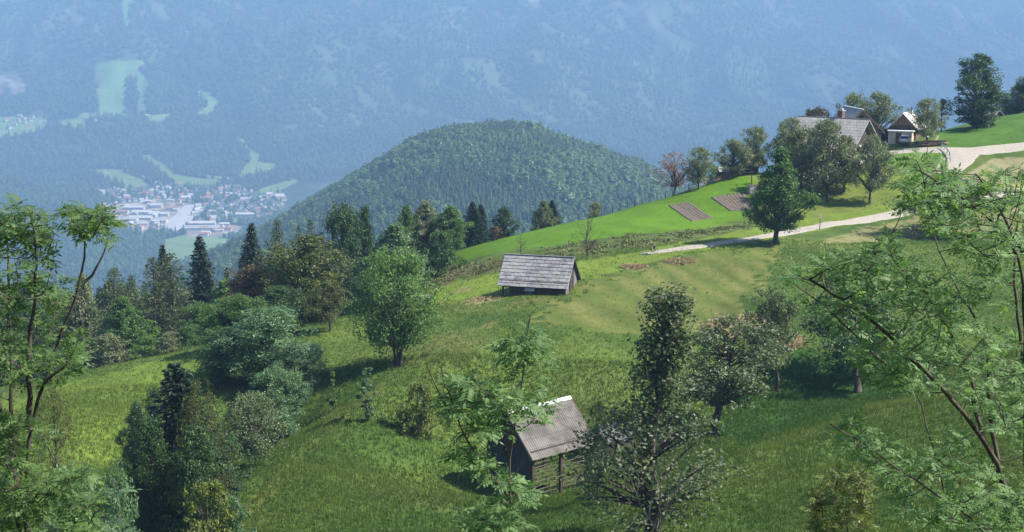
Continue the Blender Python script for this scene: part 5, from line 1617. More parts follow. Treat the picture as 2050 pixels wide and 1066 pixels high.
def posts():
    c = G(1641, 460)
    o = empty('signpost', c, R(10), 'grey wooden waymark post with a little plate by the lane', 'signpost')
    MB().tube([(0, 0, -.2), (.03, 0, 2.0)], .07, 8).build('post', WOODG, o)
    MB().box((-.15, -.12, 1.6), (.21, -.08, 2.15)).build('plate', WOODP, o)
    c = G(1856, 311)
    o = empty('lamp_post', c, 0, 'thin dark yard lamp post in front of the fruit tree', 'lamp post')
    MB().tube([(0, 0, -.2), (0, 0, 2.9)], .055, 8).build('post', BLACK, o)
    MB().box((-.16, -.12, 2.9), (.16, .12, 3.1)).build('lamp_head', WHITE, o)
    c = G(1752, 300)
    o = empty('waste_bin', (c.x, c.y, c.z), R(20), 'dark wheeled bin at the farmhouse corner', 'bin')
    MB().prism([(-.28, .08), (.28, .08), (.33, 1.0), (-.33, 1.0)], -.3, .3).build('bin_body', BLACK, o, bevel=.03)
    MB().prism([(-.36, 1.005), (.36, 1.005), (.3, 1.1), (-.3, 1.1)], -.33, .33).build('lid', pm('bin_lid', (.05, .055, .05), None, rough=.6), o)
    MB().tube([(-.26, -.3, .1), (-.26, .3, .1)], .1, 10).build('wheel', BLACK, o)
    c = G(1505, 389)
    o = empty('well', (c.x, c.y, c.z), R(15), 'pale grey well block with a thin dark post at the fence end', 'well')
    MB().box((-.5, -.45, -.2), (.5, .45, 1.3)).build('well_block', STONE, o, bevel=.05)
    MB().box((-.56, -.5, 1.305), (.56, .5, 1.4)).build('cover', WOODG, o)
    MB().bar((-.1, .0, 1.4), (-.1, 0, 3.6), .12, .12).bar((-.55, 0, 3.5), (.45, 0, 3.5), .1, .1).build('post', WOODD, o)
    c = G(845, 610)
    o = empty('water_trough', (c.x, c.y, c.z - .05), R(12), 'grey trough box with a pale rim beside the spreading ash', 'trough')
    MB().box((-1.2, -.6, -.3), (1.2, .6, .95)).build('trough_box', WOODG, o, bevel=.02)
    rm = MB()
    rm.box((-1.3, -.7, .955), (1.3, -.5, 1.05)).box((-1.3, .5, .955), (1.3, .7, 1.05)).box((-1.3, -.5, .955), (-1.1, .5, 1.05)).box((1.1, -.5, .955), (1.3, .5, 1.05))
    rm.build('rim', WOODP, o)
    MB().box((-1.09, -.49, .955), (1.09, .49, .975)).build('water', GLASS, o)
posts()

def timber_pile():
    c = G(1868, 290)
    o = empty('timber_pile', (c.x, c.y, c.z), R(5), 'untidy pile of sawn timber under the fruit tree', 'timber pile')
    rng = random.Random(8)
    for k in range(16):
        z = .12 + (k // 5) * .22
        y = -1.0 + (k % 5) * .45 + rng.uniform(-.1, .1)
        L = rng.uniform(1.6, 2.6); cx = rng.uniform(-.7, .9); t = rng.uniform(-.12, .12)
        MB().bar((cx - L, y - L * t, z + rng.uniform(-.04, .04)), (cx + L, y + L * t, z + rng.uniform(-.04, .12)), rng.uniform(.18, .3), .16).build('beam', rng.choice([WOODB, WOODP, WOODG]), o)
    MB().bar((-.3, -.9, .1), (.9, .2, 1.5), .3, .12).build('plank', WOODP, o)
    for i, (u, v, r, lb) in enumerate([(1852, 268, .55, 'largest pale boulder behind the timber pile'), (1861, 265, .45, 'rounded boulder beside the largest one'), (1869, 268, .4, 'small boulder at the grass edge above the timber'), (1300, 0, 0, '')][:3]):
        c = G(u, v)
        bm = bmesh.new(); bmesh.ops.create_icosphere(bm, subdivisions=2, radius=r)
        for w_ in bm.verts: w_.co *= 1 + .22 * math.sin(w_.co.x * 9 + i) * math.cos(w_.co.y * 7 - i); w_.co.z *= .75
        me = bpy.data.meshes.new('boulder'); bm.to_mesh(me); bm.free(); me.materials.append(STONE)
        tag(link('boulder', me, None, (c.x, c.y, c.z + r * .35)), lb, 'boulder')
timber_pile()

def power():
    c = T(1993, 280)
    top = P(1993, 182, c.y)[2]
    o = empty('power_pole', c, R(20), 'dark wooden power pole on the skyline behind the hut', 'pole')
    h = top - c.z
    MB().tube([(0, 0, -.3), (0, 0, h)], [.16, .10], 8).build('pole', WOODD, o)
    MB().bar((-.7, 0, h - .5), (.7, 0, h - .5), .1, .12).build('crossarm', WOODD, o)
    for x in (-.6, 0, .6): MB().tube([(x, 0, h - .44), (x, 0, h - .2)], .05, 6).build('insulator', WHITE, o)
    w_ = MB()
    for k, x in enumerate((-.55, .05, .65)):
        p = Vector((c.x + x, c.y, top - .2)); q = Vector((c.x + 38 + x, c.y + 12, top + 7))
        pts = [p.lerp(q, t) - Vector((0, 0, 3.2 * 4 * t * (1 - t) * .35)) for t in np.linspace(0, 1, 12)]
        w_.tube(pts, .02, 4)
    tag(w_.build('power_line', BLACK), 'thin power wires running from the pole to the picture edge', 'power line')
power()

def hay_heaps():
    rng = np.random.default_rng(4)
    for i, (u, v, wx, h_, lb) in enumerate([(1270, 536, 1.3, .35, 'small heap of dry hay below the lane'), (1360, 525, 1.5, .3, 'flat heap of hay under the ash shadow'), (1490, 655, 3.4, .5, 'broad spread of raked hay on the mown slope'),
                                       (1572, 690, 1.7, .4, 'hay patch beside the leaning apple tree'), (590 + 380, 600, 1.6, .35, 'hay heap left of the grey barn')]):
        c = G(u, v)
        n = 900 if wx < 3 else 2600
        a = rng.uniform(0, 6.28, n); r = np.sqrt(rng.random(n)) * wx
        x, y = c.x + r * np.cos(a) * 1.5, c.y + r * np.sin(a) * 1.2
        z = H(x, y) + .03 + rng.random(n) * h_ * np.clip(1 - (r / wx) ** 2, 0.1, 1)
        tg = np.c_[np.cos(a * 7), np.sin(a * 7), rng.normal(size=n) * .25]
        V, Fq = diamonds(np.c_[x, y, z], rng.uniform(.3, .6, n), np.c_[rng.normal(size=n) * .4, rng.normal(size=n) * .4, np.ones(n)], .14, rng, tg)
        tag(link('hay_pile', np_mesh('hay_pile', V, Fq, [HAY])), lb, 'hay pile', 'heaps of drying hay')
hay_heaps()
# ============================================================ GRASS, BRACKEN
def blades(x, y, per, hmin, hmax, wd, rng, leanf=.45):
    n = len(x) * per
    bx = np.repeat(x, per) + rng.normal(size=n) * .07
    by = np.repeat(y, per) + rng.normal(size=n) * .07
    bz = H(bx, by) - .03
    h_ = rng.uniform(hmin, hmax, n)
    a = rng.uniform(0, 6.28, n)
    ln = rng.random(n) * leanf * h_
    b = rng.uniform(0, 6.28, n)
    w2 = wd * rng.uniform(.6, 1.3, n) / 2
    V = np.stack([np.c_[bx - w2 * np.cos(b), by - w2 * np.sin(b), bz], np.c_[bx + w2 * np.cos(b), by + w2 * np.sin(b), bz],
                  np.c_[bx + ln * np.cos(a), by + ln * np.sin(a), bz + h_]], 1).reshape(-1, 3)
    return V, np.arange(n * 3).reshape(n, 3), n

def grass_field():
    rng = np.random.default_rng(21)
    Vs, Ts, off = [], [], 0
    for y0, y1, den, per in ((78, 112, 34, 4), (112, 140, 24, 4), (140, 192, 11, 4)):
        xw = 0.50 * y1 + 6
        n = int(den * (y1 - y0) * 2 * xw)
        x = rng.uniform(-xw, xw, n); y = rng.uniform(y0, y1, n)
        u, v = proj(x, y, H(x, y))
        zn = zone_at(x, y)
        m = (u > -380) & (u < 2420) & (v < 1130) & ((zn == -1) | (zn == 10) | (zn >= 17) | ((zn == 1) & (rng.random(n) < .25)) | ((zn == 0) & (rng.random(n) < .03)))
        x, y, zn = x[m], y[m], zn[m]
        pat = fbm(x / 5, y / 5, 44, 3)
        keep = rng.random(len(x)) < np.clip(.8 + 1.2 * pat, .4, 1)
        x, y, zn, pat = x[keep], y[keep], zn[keep], pat[keep]
        V, _, k = blades(x, y, per, .14 if y0 < 140 else .10, .44 if y0 < 140 else .30, .035 + .0002 * y0, rng)
        t = np.repeat(np.where(zn == 10, .75, np.where(zn == 17, .05, np.where(zn > 17, .66, .30 + .16 * (y0 > 139)))) + pat * .9, per) + rng.normal(size=k) * .16  # tint repeats the painted hollow shade and crest light; farther blades lightened
        Vs.append(V); Ts.append(np.repeat(np.clip(t, 0, 1), 3))
    V = np.concatenate(Vs)
    m = leaf_mat('grass_blade', (0.038, 0.082, 0.013), (0.145, 0.188, 0.045), .35, .6, .15)
    tag(link('grass', np_mesh('grass', V, np.arange(len(V)).reshape(-1, 3), [m], attrs={'tint': np.concatenate(Ts)})), 'long meadow grass on the unmown slopes', 'grass', kind='stuff')
    # pale seed heads and flowers
    n = 15000
    y = rng.uniform(82, 150, n); x = rng.uniform(-.42, .42, n) * y
    u, v = proj(x, y, H(x, y)); zn = zone_at(x, y)
    k = ((zn == -1) | (zn == 10) | (zn > 17)) & (v < 1100) & (rng.random(n) < np.clip(.5 + 2.2 * fbm(x / 7, y / 7, 12, 3), 0.05, 1))
    x, y = x[k], y[k]
    z = H(x, y) + rng.uniform(.25, .55, len(x))
    Vd, Fd = diamonds(np.c_[x, y, z], rng.uniform(.04, .08, len(x)), rng.normal(size=(len(x), 3)) * .6 + np.array((0, -.4, .7)), .8, rng)
    mf = leaf_mat('flower_heads', (.30, .27, .10), (.55, .52, .34), .3, .8, .1)
    tag(link('wildflowers', np_mesh('wildflowers', Vd, Fd, [mf], attrs={'tint': np.repeat(rng.random(len(x)), 4)})), 'pale seed heads and small yellow flowers in the meadow', 'flowers', kind='stuff')
    return len(V) // 3

def bracken():
    rng = np.random.default_rng(22)
    y = rng.uniform(165, 235, 60000); x = rng.uniform(-30, 60, 60000)
    zn = zone_at(x, y)
    k = (zn == 3) | (zn == 4)
    x, y = x[k], y[k]
    k = rng.random(len(x)) < np.clip(.30 + 2.2 * fbm(x / 2.2, y / 1.1, 5, 3), 0.02, 1)
    x, y = x[k], y[k]
    n = len(x) * 7
    cx = np.repeat(x, 7) + rng.normal(size=n) * .22; cy = np.repeat(y, 7) + rng.normal(size=n) * .22
    cz = H(cx, cy) + rng.uniform(-.08, .18, n)
    V, Fq = diamonds(np.c_[cx, cy, cz], rng.uniform(.18, .42, n), rng.normal(size=(n, 3)) * .7 + np.array((0, 0, .6)), .6, rng)
    m = leaf_mat('bracken_leaf', (.065, .085, .020), (.15, .155, .05), .25)
    t = np.clip(np.repeat(rng.random(len(x)), 7) * .6 + rng.random(n) * .4, 0, 1)
    tag(link('bracken', np_mesh('bracken', V, Fq, [m], attrs={'tint': np.repeat(t, 4)})), 'brownish bracken and dry stalks on the terrace banks', 'bracken', kind='stuff')
    return len(x)
print('grass', grass_field(), bracken())

# ============================================================ NEAR ASH TREES
def leaflet_set(rng, nl=9, L=.26):
    """one compound ash leaf along +x, drooping; returns verts, quads"""
    V = []; Fq = []
    def add(base, d, up, l, w_):
        side = np.cross(up, d); side /= np.linalg.norm(side) + 1e-9
        n0 = len(V)
        tip = base + d * l - up * l * .12
        V.extend([base, base + d * l * .42 + side * w_ - up * .004, tip, base + d * l * .42 - side * w_ - up * .004, base + d * l * .5 - up * (.10 * l + .004)])
        Fq.extend([(n0, n0 + 4, n0 + 2, n0 + 1), (n0, n0 + 3, n0 + 2, n0 + 4)])
    pairs = nl // 2
    droop = rng.uniform(.05, .3)
    def pos(s): return np.array((L * s, 0, .06 * L * math.sin(3 * s) - droop * L * s * s))
    for k in range(pairs):
        s = .30 + .62 * k / pairs
        for sg in (-1, 1):
            ang = rng.uniform(.85, 1.15)
            d = np.array((math.cos(ang), sg * math.sin(ang), rng.uniform(-.35, .05)))
            d /= np.linalg.norm(d)
            up = np.array((0, -sg * rng.uniform(0, .35), 1.0)); up /= np.linalg.norm(up)
            add(pos(s), d, up, L * rng.uniform(.30, .38), L * .064)
    add(pos(.95), np.array((.95, 0, -.3)), np.array((.3, 0, .95)), L * .38, L * .066)
    n0 = len(V)
    p, q = pos(0), pos(.95)
    V.extend([p + (0, .002, 0), q + (0, .002, 0), q - (0, .002, 0), p - (0, .002, 0)]); Fq.append((n0, n0 + 1, n0 + 2, n0 + 3))
    return np.array(V), np.array(Fq)
_lr = np.random.default_rng(3)
LEAVES = [leaflet_set(_lr, nl, L) for nl, L in ((9, .26), (11, .30), (9, .22), (11, .28), (7, .20), (9, .27))]

def near_tree(name, label, stems, clusters, matl, seed, leafscale=1.0, bare=(), perc=(3, 6), cat='ash tree', bark=BARK):
    """stems: list of (points, r0, r1); clusters: list of (polygon in the photo, distance range, count): where tip clusters of leaves hang"""
    rng = np.random.default_rng(seed)
    wood_, lf = Acc(), Acc()
    nodes = []
    for pts, r0, r1 in stems:
        p = np.array([tuple(q) for q in pts], float)
        s = np.r_[0, np.cumsum(np.linalg.norm(np.diff(p, axis=0), axis=1))]
        n = max(6, int(s[-1] / .18))
        t = np.linspace(0, s[-1], n)
        c = np.c_[[np.interp(t, s, p[:, k]) for k in range(3)]].T
        for k in range(3):
            a = np.pad(c[:, k], 2, 'edge'); c[1:-1, k] = np.convolve(a, np.ones(5) / 5, 'valid')[1:-1]
        c[1:-1] += rng.normal(size=(n - 2, 3)) * .008
        r0, r1 = r0 * .78, r1 * .8
        V, f = tube_arrays(c, np.linspace(r0, r1, n), 8)
        wood_.add(V, f)
        for q, r in zip(c, np.linspace(r0, r1, n)): nodes.append((q, r))
    NP = np.array([q for q, r in nodes]); NR = np.array([r for q, r in nodes])
    def twig(b, e, r):
        m = (b + e) / 2 + np.array((0, 0, -.10)) * np.linalg.norm(e - b) + rng.normal(size=3) * .06
        B = bez(b, m, e, 7)
        V, f = tube_arrays(B, np.linspace(r, .004, 7), 5); wood_.add(V, f)
        return B
    def put_leaf(p, d, sc):
        V, Fq = LEAVES[rng.integers(len(LEAVES))]
        d = d / (np.linalg.norm(d) + 1e-9)
        up = np.array((0, -.25, 1.0)) + rng.normal(size=3) * .3
        d = d * np.array((1, 1, .7))
        y = np.cross(up, d); y /= np.linalg.norm(y) + 1e-9
        z = np.cross(d, y)
        W = V * sc @ np.stack([d, y, z]) + p
        lf.add(W, Fq, np.full(len(V), np.clip(.5 + rng.normal() * .25, 0, 1)))
    for poly, (d0, d1), cnt in clusters:
        us = [p[0] for p in poly]; vs = [p[1] for p in poly]
        k = 0; tries = 0
        while k < cnt and tries < cnt * 40:
            tries += 1
            u, v = rng.uniform(min(us), max(us)), rng.uniform(min(vs), max(vs))
            if not in_poly(np.array([u]), np.array([v]), poly)[0]: continue
            k += 1
            e = P(u, v, rng.uniform(d0, d1))
            dd = NP - e
            cost = np.linalg.norm(dd * np.array((1, 1, 1.0)), axis=1) + 1.2 * np.maximum(dd[:, 2], 0) + NR * 6
            i = int(np.argmin(cost))
            b = NP[i]
            L = np.linalg.norm(e - b)
            B = twig(b, e, min(NR[i] * .7, .008 + .007 * L))
            mids = B[2:-1]
            NP = np.r_[NP, mids]; NR = np.r_[NR, np.full(len(mids), .009)]
            td = B[-1] - B[-2]; td /= np.linalg.norm(td) + 1e-9
            nl = rng.integers(*perc)
            for j in range(nl):
                a = 6.283 * j / nl + rng.uniform(-.4, .4)
                ref = np.cross(td, (.3, .5, .8)); ref /= np.linalg.norm(ref)
                r2 = np.cross(td, ref)
                d = td * rng.uniform(.2, .9) + ref * math.cos(a) + r2 * math.sin(a) + np.array((0, 0, .15))
                put_leaf(e - td * rng.uniform(0, .10), d, leafscale * rng.uniform(.75, 1.15))
            for q in B[3:6]:
                if rng.random() < .75:
                    d = rng.normal(size=3); d[2] = abs(d[2]) * .4
                    put_leaf(q, d, leafscale * rng.uniform(.7, 1.05))
    for pts, r0 in bare:
        B = np.array([tuple(q) for q in pts]); V, f = tube_arrays(B, np.linspace(r0, .004, len(B)), 6); wood_.add(V, f)
    b0 = Vector(tuple(np.array(stems[0][0][0])))
    o = empty(name, b0, 0, label, cat)
    tm = link('trunk', wood_.mesh('near_trunk', bark, True), o); tm.location = -b0
    if lf.V:
        cm = link('crown', lf.mesh('near_crown', matl), o); cm.location = -b0
    return o

def st(px, Y, r0, r1, base=None, dY=0.0):
    n = len(px)
    pts = [P(u, v, Y + dY * i / max(1, n - 1)) for i, (u, v) in enumerate(px)]
    if base is not None:
        g = T(base[0], base[1]); pts = [np.array((g.x, g.y, g.z - .3))] + pts
    return (pts, r0, r1)

near_tree('ash_tree', 'many stemmed near ash with dull bluish leaves spreading over the meadow', [
   st([(2021, 1066), (2018, 1018), (2000, 946), (1998, 921), (1949, 855), (1900, 794), (1830, 725), (1760, 650), (1690, 600), (1620, 560)], 17, .085, .018, (2035, 17.3), -1.2),
   st([(2018, 1018), (2011, 946), (1980, 898), (1943, 846), (1963, 797), (1920, 700), (1855, 581), (1800, 525), (1780, 480)], 17, .05, .014, None, 1.4),
   st([(2060, 1066), (2052, 900), (2055, 760), (2050, 640), (2047, 506), (1990, 440), (1940, 410), (1878, 361), (1830, 335)], 16.4, .07, .012, (2060, 16.6), -.8),
   st([(2047, 506), (2010, 430), (1975, 380), (1955, 350)], 16.2, .03, .010, None, .5),
   st([(2055, 760), (2030, 600), (2035, 450), (2048, 350)], 16.8, .035, .010, None, .6),
   st([(1986, 1066), (1912, 1012), (1837, 967), (1751, 903), (1700, 872), (1662, 850)], 16.2, .045, .010, (2035, 17.0), -.8),
   st([(1906, 1066), (1895, 1000), (1880, 946), (1865, 880), (1857, 852), (1835, 790)], 17.6, .032, .010, (1915, 17.9), .2),
   st([(1998, 921), (1975, 800), (1985, 720), (1960, 640), (1900, 560), (1870, 470)], 17.8, .04, .010, None, .8),
   st([(1800, 760), (1740, 700), (1680, 640), (1620, 590), (1560, 545)], 16.6, .02, .006, None, .3)],
  [([(1785, 350), (1830, 310), (1900, 325), (1960, 345), (2060, 330), (2090, 600), (1990, 560), (1900, 480), (1800, 420)], (14.5, 18.4), 140),
   ([(1550, 545), (1600, 515), (1700, 505), (1760, 470), (1800, 470), (1850, 560), (1910, 600), (1890, 700), (1820, 740), (1750, 690), (1650, 640)], (15, 19), 150),
   ([(1900, 540), (2090, 560), (2090, 900), (1970, 850), (1880, 740)], (14.8, 19), 95),
   ([(1690, 690), (1800, 720), (1900, 760), (1880, 800), (1800, 780), (1700, 740)], (15.5, 17.5), 34),
   ([(1640, 860), (1690, 820), (1750, 850), (1800, 900), (1850, 900), (1900, 860), (2000, 930), (2090, 940), (2090, 1080), (1840, 1080), (1760, 960)], (15.3, 18.4), 130)],
  LM['ashnear'], 5, .80)
near_tree('ash_tree', 'near ash with glossy leaves on slim forked stems before the larches', [
   st([(42, 1066), (35, 1000), (30, 930), (10, 850), (-10, 780)], 16, .075, .03, (48, 16), .2),
   st([(52, 1066), (50, 960), (60, 860), (86, 770), (124, 661), (161, 575), (176, 504), (168, 450), (160, 425)], 16, .075, .012, (48, 16), -.3),
   st([(164, 570), (184, 556), (200, 530), (218, 500), (216, 480)], 15.9, .022, .008),
   st([(60, 860), (55, 760), (62, 680), (68, 594), (79, 530), (68, 455), (60, 425)], 15.6, .045, .011, None, -.3),
   st([(30, 930), (20, 800), (28, 700), (15, 600), (20, 520), (10, 450)], 16.4, .04, .011, None, .3),
   st([(86, 770), (110, 740), (150, 720), (185, 690)], 15.9, .02, .008)],
  [([(-30, 430), (40, 410), (100, 430), (118, 470), (100, 520), (40, 520), (-30, 520)], (15, 16.6), 46),
   ([(118, 425), (150, 412), (205, 420), (238, 452), (215, 480), (160, 470), (130, 470)], (15.2, 16.3), 30),
   ([(-30, 520), (60, 530), (130, 560), (120, 620), (180, 660), (190, 720), (120, 760), (-30, 790)], (14.6, 17.4), 90),
   ([(-30, 820), (60, 830), (110, 900), (60, 1000), (-30, 1000)], (15.2, 17.2), 60),
   ([(-30, 980), (90, 960), (170, 930), (200, 990), (190, 1080), (-30, 1080)], (15, 17), 80)],
  LM['ash'], 6, .80, bare=[([P(90, 526, 15.7), P(100, 495, 15.7), P(109, 466, 15.7)], .01), ([P(218, 500, 15.9), P(228, 492, 15.8)], .006)])
near_tree('ash_sapling', 'bright green ash sapling standing in front of the hayrack', [
   st([(1033, 1066), (1025, 1010), (1012, 976), (1021, 913), (1033, 842), (1042, 780), (1050, 725), (1054, 680), (1062, 632)], 17, .05, .008, (1035, 17.2), -.2),
   st([(1015, 990), (985, 960), (962, 940), (945, 900), (933, 879), (915, 840), (904, 812), (890, 760), (883, 729)], 17, .026, .006, None, -.5),
   st([(1020, 920), (1000, 860), (985, 815), (975, 780)], 17.2, .02, .007, None, .4),
   st([(1030, 850), (1060, 815), (1085, 800)], 17, .015, .006),
   st([(1012, 976), (1040, 940), (1060, 915)], 16.8, .014, .006)],
  [([(1012, 690), (1040, 668), (1070, 660), (1110, 680), (1100, 720), (1085, 770), (1030, 770), (1010, 720)], (16.4, 17.4), 28),
   ([(872, 790), (920, 752), (985, 765), (1040, 780), (1110, 785), (1095, 830), (1020, 870), (960, 880), (900, 850)], (16.2, 17.5), 68),
   ([(890, 870), (960, 890), (975, 930), (1060, 965), (1050, 1000), (990, 1020), (930, 960)], (16.3, 17.3), 24),
   ([(925, 1010), (1010, 1010), (1050, 1060), (920, 1075)], (16.3, 17.2), 20)],
  LM['ashnear'], 8, .88, perc=(3, 6), bare=[([P(905, 835, 16.8), P(880, 790, 16.7), P(862, 750, 16.7), P(851, 720, 16.7)], .010), ([P(1054, 660, 16.8), P(1058, 645, 16.8), P(1066, 625, 16.8)], .007)])
near_tree('bare_shrub', 'leafless shrub of pale upright twigs under the tall pear', [
   st([(1318, 1066), (1322, 1000), (1318, 930), (1312, 860), (1318, 820)], 17.4, .03, .006, (1320, 17.4)),
   st([(1318, 1060), (1345, 1010), (1375, 930), (1382, 880), (1405, 860)], 17.2, .022, .005),
   st([(1315, 1060), (1290, 1040), (1272, 1000), (1262, 950), (1258, 940)], 17.3, .018, .004),
   st([(1268, 985), (1250, 965)], 17.3, .008, .003), st([(1272, 1000), (1280, 960), (1280, 935)], 17.3, .009, .004),
   st([(1320, 940), (1340, 905), (1352, 895)], 17.3, .009, .004), st([(1316, 900), (1290, 860), (1284, 845)], 17.4, .008, .003),
   st([(1375, 930), (1376, 900), (1372, 885)], 17.2, .008, .003), st([(1335, 1030), (1340, 960), (1330, 900)], 17.5, .012, .004),
   st([(1300, 1040), (1306, 980), (1312, 935)], 17.2, .011, .004), st([(1262, 1066), (1264, 1010), (1258, 985)], 17.1, .009, .004)],
  [], LM['ash'], 9, cat='shrub', bark=BARKG)
near_tree('bush', 'yellow leafed bush low among the bluish ash branches', [
   st([(1700, 1080), (1690, 1000), (1680, 960), (1660, 945)], 19, .03, .008, (1700, 19)), st([(1725, 1066), (1722, 1010), (1735, 955)], 19, .025, .008, (1700, 19.2)), st([(1660, 1066), (1640, 1010), (1635, 985)], 19, .02, .008, (1700, 18.8))],
  [([(1620, 990), (1640, 960), (1690, 935), (1745, 945), (1750, 1000), (1740, 1080), (1625, 1080)], (18.4, 19.8), 130)], LM['yellow'], 14, .58, cat='bush')
near_tree('bush', 'loose leafy bush at the bottom corner below the slim forked ash', [
   st([(215, 1066), (205, 1000), (180, 940)], 19, .03, .008, (215, 19)), st([(150, 1066), (150, 1010), (120, 960)], 19, .03, .008, (215, 19.2)), st([(250, 1066), (235, 1000), (230, 960)], 19, .02, .008, (215, 18.8))],
  [([(90, 980), (140, 930), (200, 940), (245, 985), (250, 1080), (90, 1080)], (18, 20), 30)], LM['ashblue'], 10, .85, cat='bush')
# ============================================================ FAR TOWN
def town():
    rng = np.random.default_rng(12)
    walls = [pm('town_wall_white', (.40, .385, .365), (.50, .48, .455), .2, .9), pm('town_wall_cream', (.42, .36, .28), (.52, .45, .36), .2, .9)]
    roofs = [pm('town_roof_dark', (.10, .085, .085), (.17, .15, .15), .3, .9), pm('town_roof_red', (.26, .12, .085), (.34, .17, .12), .3, .9), pm('town_roof_pale', (.36, .345, .335), (.48, .465, .455), .2, .7), pm('town_roof_grey', (.27, .26, .27), (.36, .35, .35), .3, .9)]
    def house_mesh(L, W, hw, hr, wm, rm):
        mb = gable_walls(L, W, hw, hr, -3)
        nw = len(mb.f)
        s = (hr - hw) / (W / 2)
        for sg in (-1, 1): slab(mb, -L/2 - .6, L/2 + .6, (0, hr), (sg * (W/2 + .6), hw - .6 * s), .3)
        me = bpy.data.meshes.new('house'); me.from_pydata(mb.v, [], mb.f)
        bm = bmesh.new(); bm.from_mesh(me); bmesh.ops.recalc_face_normals(bm, faces=bm.faces); bm.to_mesh(me); bm.free()
        me.materials.append(wm); me.materials.append(rm)
        for i, p in enumerate(me.polygons): p.material_index = 0 if i < nw else 1
        return me
    hm = [house_mesh(12, 9, 5.5, 9.5, walls[0], roofs[0]), house_mesh(11, 9, 5, 9, walls[1], roofs[1]), house_mesh(14, 10, 6, 10, walls[0], roofs[3]), house_mesh(10, 8, 5, 8.5, walls[0], roofs[1])]
    lab = ['white walled dark roofed house in the hazy valley town', 'cream walled red roofed house in the hazy valley town', 'white walled grey roofed house in the hazy valley town', 'small white red roofed house in the hazy valley town']
    pts = []
    k = 0
    while len(pts) < 190 and k < 20000:
        k += 1
        u, v = rng.uniform(190, 575), rng.uniform(372, 452)
        ok = in_poly(np.array([u]), np.array([v]), RESID[0])[0] and not any(in_poly(np.array([u]), np.array([v]), q)[0] for q in URBAN + FIELDS)
        if ok and all(abs(u - a) > 4.2 or abs(v - b) > 2.6 for a, b in pts): pts.append((u, v))
    for u, v in pts:
        i = int(rng.choice(4, p=[.45, .15, .25, .15]))
        p = FG(u, v)
        o = link('house', hm[i], None, p)
        o.rotation_euler = (0, 0, rng.choice([0.3, 1.87, 0.6, 2.1]) + rng.normal() * .15)
        sc = rng.uniform(.85, 1.3); o.scale = (sc, sc, sc)
        tag(o, lab[i], 'house', ['dark roofed town houses', 'cream town houses', 'grey roofed town houses', 'small red roofed town houses'][i])
    # big halls and larger buildings, each one its own
    halls = [
     (282, 441, 46, 22, 9, 0, 2, 'wide white hall in the middle of the works yard'), (285, 430, 40, 20, 9, 0, 2, 'white hall behind the middle one of the works yard'), (263, 444, 26, 26, 9, 0, 3, 'grey roofed hall at the left of the works yard'),
     (320, 447, 30, 24, 9, 0, 3, 'low grey hall beside the rail yard'), (318, 433, 42, 16, 8, 0, 2, 'pale long hall above the low grey one'), (313, 417, 26, 14, 10, 0, 2, 'small white hall at the top of the works'),
     (268, 420, 46, 16, 8, 0, 2, 'pale hall on the upper left works yard'), (345, 422, 30, 14, 8, 0, 1, 'reddish hall near the upper rail yard'), (240, 428, 36, 16, 7, 0, 1, 'brownish timber hall on the far left of the works'),
     (405, 462, 66, 26, 10, 0.05, 3, 'long sawmill hall facing the lower meadow'), (405, 453, 52, 16, 10, 0.05, 2, 'white roofed sawmill hall behind the long one'), (445, 463, 36, 18, 7, 0.1, 1, 'reddish sawmill shed on the sandy yard'),
     (414, 404, 26, 16, 13, 0, 1, 'large red roofed school building in the town'), (373, 402, 22, 14, 11, 0.2, 2, 'pale twin roofed building left of the school'), (497, 405, 34, 14, 11, 0, 3, 'long grey building beside the wooded hill'),
     (560, 401, 20, 16, 14, 0.2, 2, 'bright white house on the edge of the wooded hill'), (328, 378, 40, 18, 6, -.4, 2, 'white flat hall at the head of the valley road'), (415, 429, 36, 16, 9, .1, 3, 'grey apartment block above the sawmill'), (395, 426, 16, 16, 10, .8, 2, 'pale round ended building left of the apartment block'),
     (288, 392, 30, 14, 8, .2, 1, 'bright red and white house group front in the upper town'), (489, 434, 40, 14, 8, 0, 2, 'long white building by the small town field')]
    kinds_ = [('white', 2), ('grey', 3), ('reddish', 1), ('dark', 0)]
    for k in range(46):
        while True:
            u, v = rng.uniform(195, 480), rng.uniform(404, 474)
            if any(in_poly(np.array([u]), np.array([v]), q)[0] for q in URBAN) and not (322 < u < 396 and abs((u - 375) + (v - 430) * 1.1) < 20): break
        kk = int(rng.choice(4, p=[.45, .25, .2, .1]))
        p = FG(u, v); h_ = rng.uniform(4, 8)
        o = link('hall', house_mesh(rng.uniform(10, 26), rng.uniform(8, 14), h_, h_ * 1.4, walls[int(rng.integers(2))], roofs[kinds_[kk][1]]), None, p)
        o.rotation_euler = (0, 0, rng.choice([0, .1, 1.57]))
        tag(o, 'low %s roofed workshop building on the works yards of the valley town' % kinds_[kk][0], 'building', '%s roofed workshops of the valley town' % kinds_[kk][0])
    for u, v, L, W, h_, rz, ri, lb in halls:
        L, W = L * 1.2, W * 1.15
        p = FG(u, v)
        me = house_mesh(L, W, h_ * .8, h_ * 1.25, walls[0], roofs[ri])
        o = link('hall', me, None, p); o.rotation_euler = (0, 0, rz)
        tag(o, lb, 'building')
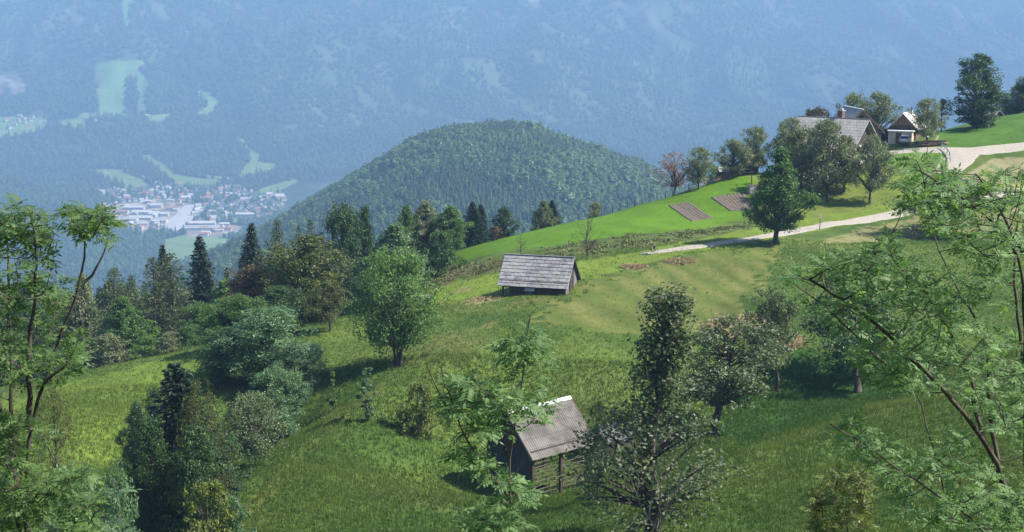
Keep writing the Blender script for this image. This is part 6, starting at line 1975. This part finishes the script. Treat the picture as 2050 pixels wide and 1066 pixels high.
    # hamlet on the terrace below the ski slope
    for i, (u, v) in enumerate([(25, 246), (38, 244), (52, 247), (30, 252), (62, 243), (74, 249), (48, 241), (58, 256), (18, 258), (80, 244), (40, 236), (12, 243), (90, 250), (66, 237), (295, 236), (375, 229), (190, 243)]):
        o = link('house', hm[(i * 3) % 4], None, FG(u, v, 4200))
        o.rotation_euler = (0, 0, .3 + i * .9); o.scale = (1.25, 1.25, 1.25)
        tag(o, ['white walled dark roofed house on the far terrace', 'cream red roofed house on the far terrace', 'white grey roofed house on the far terrace', 'small white red roofed house on the far terrace'][(i * 3) % 4], 'house', ['dark roofed', 'cream', 'grey roofed', 'small red roofed'][(i * 3) % 4] + ' houses on the high terrace')
    rd = pm('far_asphalt', (.34, .33, .34), (.42, .41, .42), .05, .9)
    def far_road(px, width, lab):
        p = [FG(*q) for q in px]
        q = np.array([tuple(x) for x in p]); seg = np.r_[0, np.cumsum(np.linalg.norm(np.diff(q[:, :2], axis=0), axis=1))]
        n = 40; t = np.linspace(0, seg[-1], n)
        cx, cy = np.interp(t, seg, q[:, 0]), np.interp(t, seg, q[:, 1])
        dx, dy = np.gradient(cx), np.gradient(cy); l = np.hypot(dx, dy)
        s = np.linspace(-.5, .5, 5)
        X = cx[:, None] - (dy / l)[:, None] * s * width; Y = cy[:, None] + (dx / l)[:, None] * s * width
        Z = far_z(X, Y) + 1.2
        idx = np.arange(n * 5).reshape(n, 5)
        f = np.stack([idx[:-1, :-1], idx[1:, :-1], idx[1:, 1:], idx[:-1, 1:]], -1).reshape(-1, 4)
        tag(link('road', np_mesh('road', np.c_[X.ravel(), Y.ravel(), Z.ravel()], f, [rd])), lab, 'road', kind='structure')
    far_road([(392, 411), (375, 430), (352, 450), (330, 465)], 55, 'broad grey rail yard crossing the town')
    far_road([(345, 462), (315, 480), (285, 497), (262, 512)], 12, 'pale road leaving the town through the woods')
    far_road([(272, 350), (295, 358), (318, 368), (345, 382)], 14, 'white road climbing to the head of the valley')
town()
